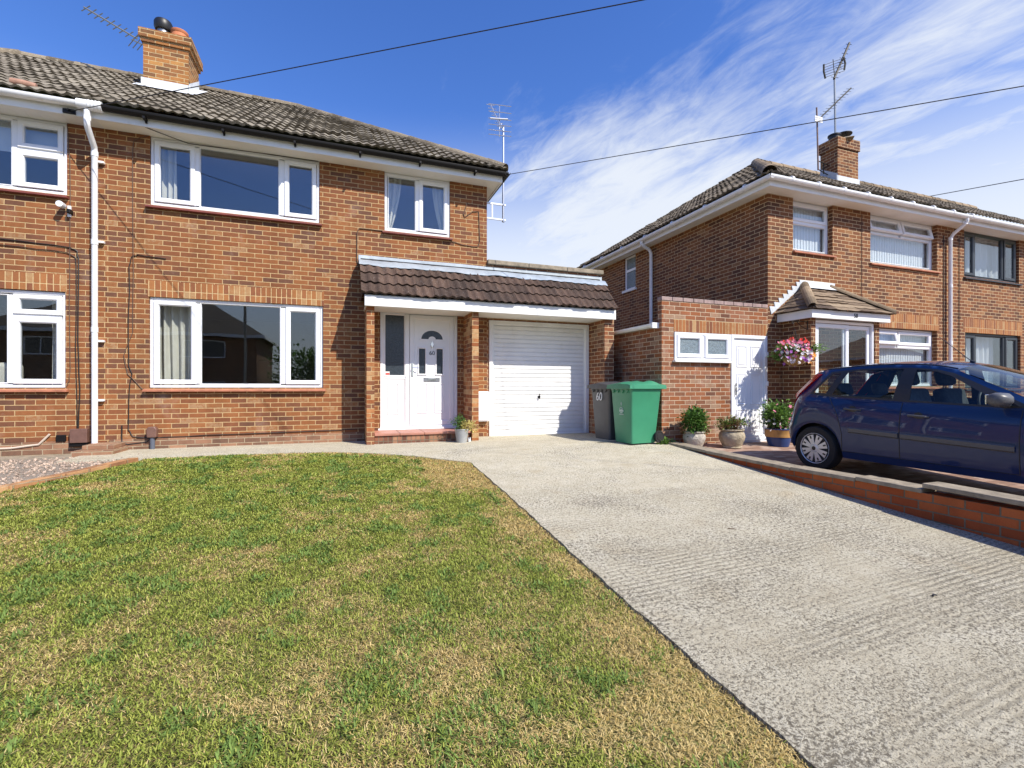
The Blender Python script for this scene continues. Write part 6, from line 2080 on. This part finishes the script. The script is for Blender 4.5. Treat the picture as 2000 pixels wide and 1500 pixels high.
for (side, wh), mb in doors.items():
    d_ = mb.build('door', m_paint, CAR, smooth=38)
    h_ = MB()
    sh, zh = (0.50, 0.845) if wh == 'r' else (1.22, 0.80)
    y_ = c_y(sh, zh)
    h_.tube([(sh - 0.10, side * (y_ + 0.004), zh + 0.006), (sh - 0.085, side * (y_ + 0.03), zh + 0.004), (sh + 0.085, side * (y_ + 0.034), zh - 0.004), (sh + 0.10, side * (y_ + 0.004), zh - 0.006)], 0.012, 8)
    h_.build('handle', m_trim_g, d_, smooth=True)
    h_ = MB()
    h_.lathe([(0.0, -0.004), (0.05, -0.001), (0.055, 0.006)], (sh, side * (y_ + 0.002), zh - 0.012), 16, 'y')
    h_.build('handle_recess', m_trim, d_, smooth=True)
    r_ = MB()
    s0, s1 = (0.47, 1.03) if wh == 'r' else (1.055, 2.03)
    n = 10
    for k in range(n):
        sa, sb = s0 + (s1 - s0) * k / n, s0 + (s1 - s0) * (k + 1) / n
        za, zb_ = 0.585 - 0.035 * (sa - 0.4), 0.585 - 0.035 * (sb - 0.4)
        def rp(s, z, o): return (s, side * (c_y(s, z) + o), z)
        hh2 = 0.036
        r_.quad(rp(sa, za - hh2, 0.003), rp(sb, zb_ - hh2, 0.003), rp(sb, zb_ - hh2 * .6, 0.017), rp(sa, za - hh2 * .6, 0.017))
        r_.quad(rp(sa, za - hh2 * .6, 0.017), rp(sb, zb_ - hh2 * .6, 0.017), rp(sb, zb_ + hh2 * .6, 0.017), rp(sa, za + hh2 * .6, 0.017))
        r_.quad(rp(sa, za + hh2 * .6, 0.017), rp(sb, zb_ + hh2 * .6, 0.017), rp(sb, zb_ + hh2, 0.003), rp(sa, za + hh2, 0.003))
    for (se) in (s0, s1):
        ze = 0.585 - 0.035 * (se - 0.4)
        r_.quad(rp(se, ze - 0.036, 0.0), rp(se, ze + 0.036, 0.0), rp(se, ze + 0.022, 0.017), rp(se, ze - 0.022, 0.017))
    r_.build('rubbing_strip', m_trim_g, d_)
sm = MB()
for side in (-1, 1):
    for sb in (0.38, 1.04, 2.06):
        sm.tube([tuple(c_pt(sb, f, side) * 1.0 + Vector((0, side * 0.001, 0))) for f in FR[2:]], 0.0045, 5)
    sm.tube([tuple(c_pt(s, 0.12, side) + Vector((0, side * 0.001, 0))) for s in ST if 0.38 <= s <= 2.06], 0.004, 5)
    sm.tube([tuple(c_pt(s, 0.50, side) + Vector((0, side * 0.001, 0))) for s in ST if s <= -0.29], 0.004, 5)
sm.build('door_seams', m_trim, CAR)
for side in (-1, 1):
    for wnd in (WQ, WRR, WF, WT):
        g_ = MB(); side_panel(g_, wnd, [], side, -0.006)
        g_.build('side_window', m_glass_c, CAR, smooth='all')
g_ = MB()
for i in range(8):
    for k in range(12):
        def wp(v, u):
            e = 1 - u * u
            return (1.45 + (2.26 - 1.45) * v + 0.15 * e * v, (0.575 + (0.735 - 0.575) * v) * u, 1.31 + 0.062 * (1 - abs(u) ** 2.2) * (1 - v) + (0.905 - 1.31) * v + 0.045 * e * v + 0.02 * math.sin(PI * v))
        v0, v1 = i / 8, (i + 1) / 8
        u0, u1 = -1 + k / 6, -1 + (k + 1) / 6
        g_.quad(wp(v0, u0), wp(v0, u1), wp(v1, u1), wp(v1, u0))
g_.build('windscreen', m_glass_c, CAR, smooth='all')
g_ = MB()
wbr = c_w(1.0) * corner(-0.45, c_sr(1.0), 3.2)
for i in range(4):
    for k in range(12):
        def tp_(v, u):
            return (-0.15 - 0.30 * v - 0.14 * (1 - abs(u) ** 2.6) + 0.04 * v * (1 - abs(u) ** 2.6), (0.565 + (wbr - 0.565) * v) * u, 1.318 + 0.062 * (1 - abs(u) ** 2.2) * (1 - v) + (0.985 - 1.318) * v)
        v0, v1 = i / 4, (i + 1) / 4
        u0, u1 = -1 + k / 6, -1 + (k + 1) / 6
        g_.quad(tp_(v0, u0), tp_(v0, u1), tp_(v1, u1), tp_(v1, u0))
g_.build('rear_window', m_glass_c, CAR, smooth='all')
for side in (-1, 1):
    t_l = MB()
    lo_ = [(-0.57, 0.80), (-0.44, 0.85), (-0.33, 1.0), (-0.19, 1.15), (-0.05, 1.305), (-0.145, 1.312), (-0.28, 1.17), (-0.40, 1.04), (-0.45, 0.985), (-0.53, 0.93)]
    side_panel(t_l, lo_, [], side, 0.014)
    dl = dens(lo_)
    for k in range(len(dl)):
        a, b_ = dl[k], dl[(k + 1) % len(dl)]
        t_l.quad((a[0], side * (c_y(*a) + 0.014), a[1]), (b_[0], side * (c_y(*b_) + 0.014), b_[1]), (b_[0], side * (c_y(*b_) - 0.02), b_[1]), (a[0], side * (c_y(*a) - 0.02), a[1]))
    t_l.build('tail_light', m_taill, CAR, smooth=40)
    t_l = MB()
    lo_ = [(2.86, 0.70), (3.14, 0.62), (3.17, 0.68), (3.02, 0.755), (2.86, 0.77)]
    side_panel(t_l, lo_, [], side, 0.008)
    t_l.build('headlight', m_headl, CAR, smooth=40)
    mr = MB()
    yb_ = c_y(1.92, 0.95)
    prof = [(-0.05, 0.02), (-0.045, 0.075), (0.0, 0.095), (0.06, 0.088), (0.10, 0.05), (0.115, 0.0)]
    M = Matrix.Translation((1.93, side * (yb_ + 0.13), 1.0)) @ Matrix.Diagonal((0.9, 1.25, 0.85, 1))
    nseg = 18
    rings = []
    for (xx, rr_) in prof:
        i0 = len(mr.v)
        for j in range(nseg):
            a = 2 * PI * j / nseg
            cx_ = math.copysign(abs(math.cos(a)) ** 0.6, math.cos(a)) * rr_
            cz_ = math.copysign(abs(math.sin(a)) ** 0.6, math.sin(a)) * rr_ * 0.85
            mr.v.append(tuple(M @ Vector((xx, cx_, cz_))))
        rings.append(i0)
    for r0, r1 in zip(rings, rings[1:]):
        for j in range(nseg):
            j2 = (j + 1) % nseg
            mr.f.append((r0 + j, r0 + j2, r1 + j2, r1 + j)); mr.var.append(0.5)
    mr.f.append(tuple(rings[0] + j for j in range(nseg))); mr.var.append(0.5)
    mr.tube([(1.94, side * (yb_ - 0.01), 0.945), (1.94, side * (yb_ + 0.06), 0.96)], 0.03, 8)
    mo_ = mr.build('door_mirror', m_trim_g, CAR, smooth=50)
    mg = MB()
    mg.box(1.868, 1.88, side * (yb_ + 0.13) - 0.08, side * (yb_ + 0.13) + 0.08, 0.955, 1.05)
    mg.build('mirror_glass', m_chrome, mo_, bevel=0.004)
# wheels
def car_wheel(s, side):
    y_ = side * 0.735
    w_ = MB()
    w_.lathe([(0.20, -0.085), (0.25, -0.095), (0.283, -0.088), (0.295, -0.06), (0.295, 0.06), (0.283, 0.088), (0.25, 0.095), (0.20, 0.085)], (s, y_, WR), 40, 'y')
    wo_ = w_.build('wheel', m_rubber, CAR, smooth=35)
    r_ = MB()
    yo = y_ + side * 0.085
    r_.lathe([(0.172, yo - side * 0.03 - y_), (0.198, yo - y_ + side * 0.004), (0.204, yo - y_ + side * 0.008), (0.207, yo - y_), (0.206, yo - y_ - side * 0.03)], (s, y_, WR), 40, 'y', cap=False)
    r_.lathe([(0.0, yo - y_ + side * 0.017), (0.04, yo - y_ + side * 0.016), (0.055, yo - y_ + side * 0.010), (0.058, yo - y_ - side * 0.02)], (s, y_, WR), 24, 'y', cap=False)
    n = 8
    for k in range(n):
        a = 2 * PI * k / n + 0.35
        for (dw0, dw1, ra, rb) in ((0.030, 0.046, 0.05, 0.135),):
            M = Matrix.Translation((s, yo, WR)) @ Matrix.Rotation(-a, 4, 'Y')
            hw0, hw1 = 0.021, 0.047
            top, bot = side * 0.006, -side * 0.02
            def P(x, y, z): return tuple(M @ Vector((x, y, z)))
            A = [P(0.05, top * 1.4, -hw0), P(0.05, top * 1.4, hw0), P(0.178, top, hw1), P(0.178, top, -hw1)]
            Bq = [P(0.05, bot, -hw0), P(0.05, bot, hw0), P(0.178, bot, hw1), P(0.178, bot, -hw1)]
            r_.quad(*A)
            for q in range(4):
                q2 = (q + 1) % 4
                r_.quad(A[q], A[q2], Bq[q2], Bq[q])
            # forked outer end
    r_.build('wheel_trim', m_hub, wo_, smooth=30)
    d_ = MB()
    d_.lathe([(0.0, yo - y_ - side * 0.032), (0.185, yo - y_ - side * 0.03)], (s, y_, WR), 30, 'y', cap=False)
    d_.lathe([(0.0, yo - y_ + side * 0.0185), (0.028, yo - y_ + side * 0.0175)], (s, y_, WR), 18, 'y', cap=False)
    for k in range(n):
        a = 2 * PI * k / n + 0.35
        M = Matrix.Translation((s, yo, WR)) @ Matrix.Rotation(-a, 4, 'Y')
        d_.box(0.132, 0.170, *sorted((side * 0.0085, side * 0.0062)), -0.010, 0.010, M)
    d_.build('wheel_dish', m_black, wo_)
for s_w in (RC_, FC_):
    for side in (-1, 1):
        car_wheel(s_w, side)
q = MB()
q.box(-0.50, 3.05, -0.56, 0.56, 0.20, 0.46)  # dark boxes added inside the shell to block light and keep wheel wells dark
q.box(-0.40, 0.40, -0.56, 0.56, 0.461, 0.80)
q.box(2.05, 2.9, -0.56, 0.56, 0.461, 0.72)
q.box(1.75, 2.2, -0.70, 0.70, 0.7201, 0.90)
q.build('underbody_light_block', m_trim, CAR)
q = MB()
for (s0, yc) in ((1.02, -0.36), (1.02, 0.36)):
    M = Matrix.Translation((s0, yc, 0.56)) @ Matrix.Rotation(R(-14), 4, 'Y')
    q.box(-0.07, 0.07, -0.23, 0.23, 0.0, 0.56, M)
    q.box(-0.05, 0.06, -0.14, 0.14, 0.60, 0.80, M)
    q.box(0.02, 0.5, yc - 0.24, yc + 0.24, 0.45, 0.60, Matrix.Translation((s0, 0, 0)))
M = Matrix.Translation((0.22, 0, 0.6)) @ Matrix.Rotation(R(-16), 4, 'Y')
q.box(-0.06, 0.08, -0.60, 0.60, 0.0, 0.42, M)
for yc in (-0.36, 0.36):
    q.box(-0.04, 0.05, yc - 0.13, yc + 0.13, 0.43, 0.60, M)
q.build('seats', m_seat, CAR, bevel=0.045, seg=3)
q = MB()
nst = 20
pts = [(1.62 + 0.07 * math.sin(2 * PI * k / nst) * -0.4, -0.36 + 0.18 * math.cos(2 * PI * k / nst), 0.93 + 0.17 * math.sin(2 * PI * k / nst)) for k in range(nst + 1)]
q.tube(pts, 0.014, 8)
q.build('steering_wheel', m_trim, CAR, smooth=True)
q = MB()
q.tube([(1.33, 0.0, 1.405), (1.29, 0.0, 1.425)], 0.014, 8)
q.tube([(1.30, 0.0, 1.42), (0.98, 0.0, 1.74)], 0.0045, 6, r1=0.003)
q.build('roof_antenna', m_trim, CAR)
q = MB()
for side in (-1, 1):
    n = 16
    for k in range(n):
        sa, sb = -0.08 + 1.52 * k / n, -0.08 + 1.52 * (k + 1) / n
        q.tube([(sa, side * (lin(sa, WRL) * 0.93), lin(sa, ZR) + 0.012), (sb, side * (lin(sb, WRL) * 0.93), lin(sb, ZR) + 0.012)], 0.007, 5, cap=False)
q.build('roof_gutter_strip', m_trim, CAR)

# ------------------------------------------------------------------ across the street (seen in the window glass)
def street_house(loc, label, first):
    root = thing('street_house', loc, label, 'house', 'houses across the street')
    hw, dp_, ht = 6.2, 7.0, 5.0
    x, y, z = loc
    q = MB()
    hl = [(x - 4.6, x - 2.4, z + 0.9, z + 2.2), (x + 2.4, x + 4.6, z + 0.9, z + 2.2), (x - 4.6, x - 2.4, z + 3.6, z + 4.6), (x + 2.4, x + 4.6, z + 3.6, z + 4.6), (x - 0.6, x + 0.6, z + 3.7, z + 4.6), (x - 1.2, x - 0.2, z, z + 2.1), (x + 0.2, x + 1.2, z, z + 2.1)]
    wall(q, 'y', y, x - hw, x + hw, z - 0.3, z + ht, hl, -0.12)
    for xe in (x - hw, x + hw):
        q.quad((xe, y, z - 0.3), (xe, y - dp_, z - 0.3), (xe, y - dp_, z + ht), (xe, y, z + ht))
    q.quad((x - hw, y - dp_, z - 0.3), (x + hw, y - dp_, z - 0.3), (x + hw, y - dp_, z + ht), (x - hw, y - dp_, z + ht))
    q.build('wall', m_brick_far, root, normals=False)
    q = MB()
    e, p = 0.4, 2.5
    zr_ = z + ht + p
    A = [(x - hw - e, y + e), (x + hw + e, y + e), (x + hw + e, y - dp_ - e), (x - hw - e, y - dp_ - e)]
    rl, rr_ = (x - hw + 3.4, y - dp_ / 2), (x + hw - 3.4, y - dp_ / 2)
    z0 = z + ht
    q.quad((*A[0], z0), (*A[1], z0), (*rr_, zr_), (*rl, zr_))
    q.quad((*A[2], z0), (*A[3], z0), (*rl, zr_), (*rr_, zr_))
    q.quad((*A[1], z0), (*A[2], z0), (*rr_, zr_))
    q.quad((*A[3], z0), (*A[0], z0), (*rl, zr_))
    q.quad((*A[0], z0), (*A[1], z0), (*A[2], z0), (*A[3], z0))
    ro_ = q.build('roof', m_roof_nb, root)
    q = MB(); q.box(x - 0.5, x + 0.5, y - dp_ / 2 - 0.4, y - dp_ / 2 + 0.4, zr_ - 0.5, zr_ + 1.0)
    q.build('chimney', m_brick_far, ro_)
    q = MB()
    q.box(x - hw - e, x + hw + e, y + e + 0.001, y + e + 0.08, z0 - 0.18, z0 - 0.01)
    for xe in (x - hw - e - 0.08, x + hw + e):
        q.box(xe, xe + 0.079, y - dp_ - e, y + e, z0 - 0.18, z0 - 0.01)
    q.build('gutter', m_white_paint, root)
    for h in hl:
        q = MB()
        q.box(h[0] + 0.003, h[1] - 0.003, y - 0.10, y - 0.06, h[2] + 0.003, h[3] - 0.003)
        wn = q.build('window' if h[2] > z + 0.1 else 'door', m_obsc_d if h[2] > z + 0.1 else m_white, root)
        if h[2] > z + 0.1:
            q = MB()
            for (a, b_) in ((h[0] + 0.004, h[0] + 0.07), (h[1] - 0.07, h[1] - 0.004), ((h[0] * 2 + h[1]) / 3 - 0.03, (h[0] * 2 + h[1]) / 3 + 0.03)):
                q.box(a, b_, y - 0.058, y - 0.03, h[2] + 0.07, h[3] - 0.07)
            q.box(h[0] + 0.004, h[1] - 0.004, y - 0.0585, y - 0.028, h[2] + 0.004, h[2] + 0.069)
            q.box(h[0] + 0.004, h[1] - 0.004, y - 0.0585, y - 0.028, h[3] - 0.069, h[3] - 0.004)
            q.build('frame', m_white, wn)
street_house((-11.0, -14.5, -0.95), 'dark brick house mirrored in the lower large window', True)
street_house((-27.0, -14.8, -0.95), 'brick house across the street mirrored in the left edge window', False)
street_house((14.0, -19.5, -0.95), 'brick house across the street facing the blue car', False)
street_house((36.0, -20.0, -0.95), 'brick house across the street, second along to the right', False)
street_house((58.0, -20.5, -0.95), 'brick house across the street, farthest along to the right', False)
lp = thing('lamp_post', (-4.2, -7.6, -0.9), 'street lamp post mirrored in the lower large window', 'lamp post')
q = MB(); q.tube([(-4.2, -7.6, -0.92), (-4.2, -7.6, 0.6)], 0.11, 12); q.tube([(-4.2, -7.6, 0.6), (-4.2, -7.6, 5.6), (-4.2, -7.4, 5.9), (-4.2, -6.6, 6.0)], 0.06, 10)
q.build('post', m_dullmetal, lp, smooth=True)
q = MB(); q.box(-4.3, -4.1, -6.7, -6.1, 5.94, 6.06); q.build('lamp_head', m_dullmetal, lp, bevel=0.02)
tr_ = thing('garden_tree', (-1.6, -16.5, -0.95), 'bushy tree beside the mirrored house across the street', 'tree')
q = MB(); q.tube([(-1.6, -16.5, -0.97), (-1.55, -16.5, 0.8), (-1.7, -16.4, 2.4)], 0.14, 8, r1=0.05)
for k in range(5):
    a = k * 1.3
    q.tube([(-1.58, -16.5, 0.7), (-1.6 + 0.9 * math.cos(a), -16.5 + 0.9 * math.sin(a), 2.0)], 0.05, 6, r1=0.02)
q.build('trunk', m_stem, tr_)
q = MB(); bush(q, (-1.6, -16.5, 1.9), (1.9, 1.6, 1.5), 3800, 0.22, 90); q.build('crown', m_leaf, tr_, normals=False)

def litter(px, py, pts, r, label, mat):
    rr_ = ray(px, py, 1.0)
    z0, sl_ = gz(0.0), 0.08
    u = (z0 - CAMZ) / ((rr_.z - CAMZ) - sl_ * rr_.y)
    c = Vector((rr_.x * u, rr_.y * u, 0)); c.z = gz(c.y) + r
    q = MB(); q.tube([c + Vector(p) for p in pts], r, 6, r1=r * 0.6)
    return tag(q.build('twig', mat, None, tuple(c)), label, 'twig')
litter(1430, 1034, [(-0.03, 0.02, 0), (0, 0, 0.004), (0.035, -0.015, 0)], 0.004, 'thin dark twig lying on the upper middle of the concrete drive', m_stem)
litter(1825, 1165, [(-0.018, 0, 0), (0.0, 0.004, 0.006), (0.018, -0.004, 0)], 0.007, 'short stubby dark twig on the right of the concrete drive', m_black)
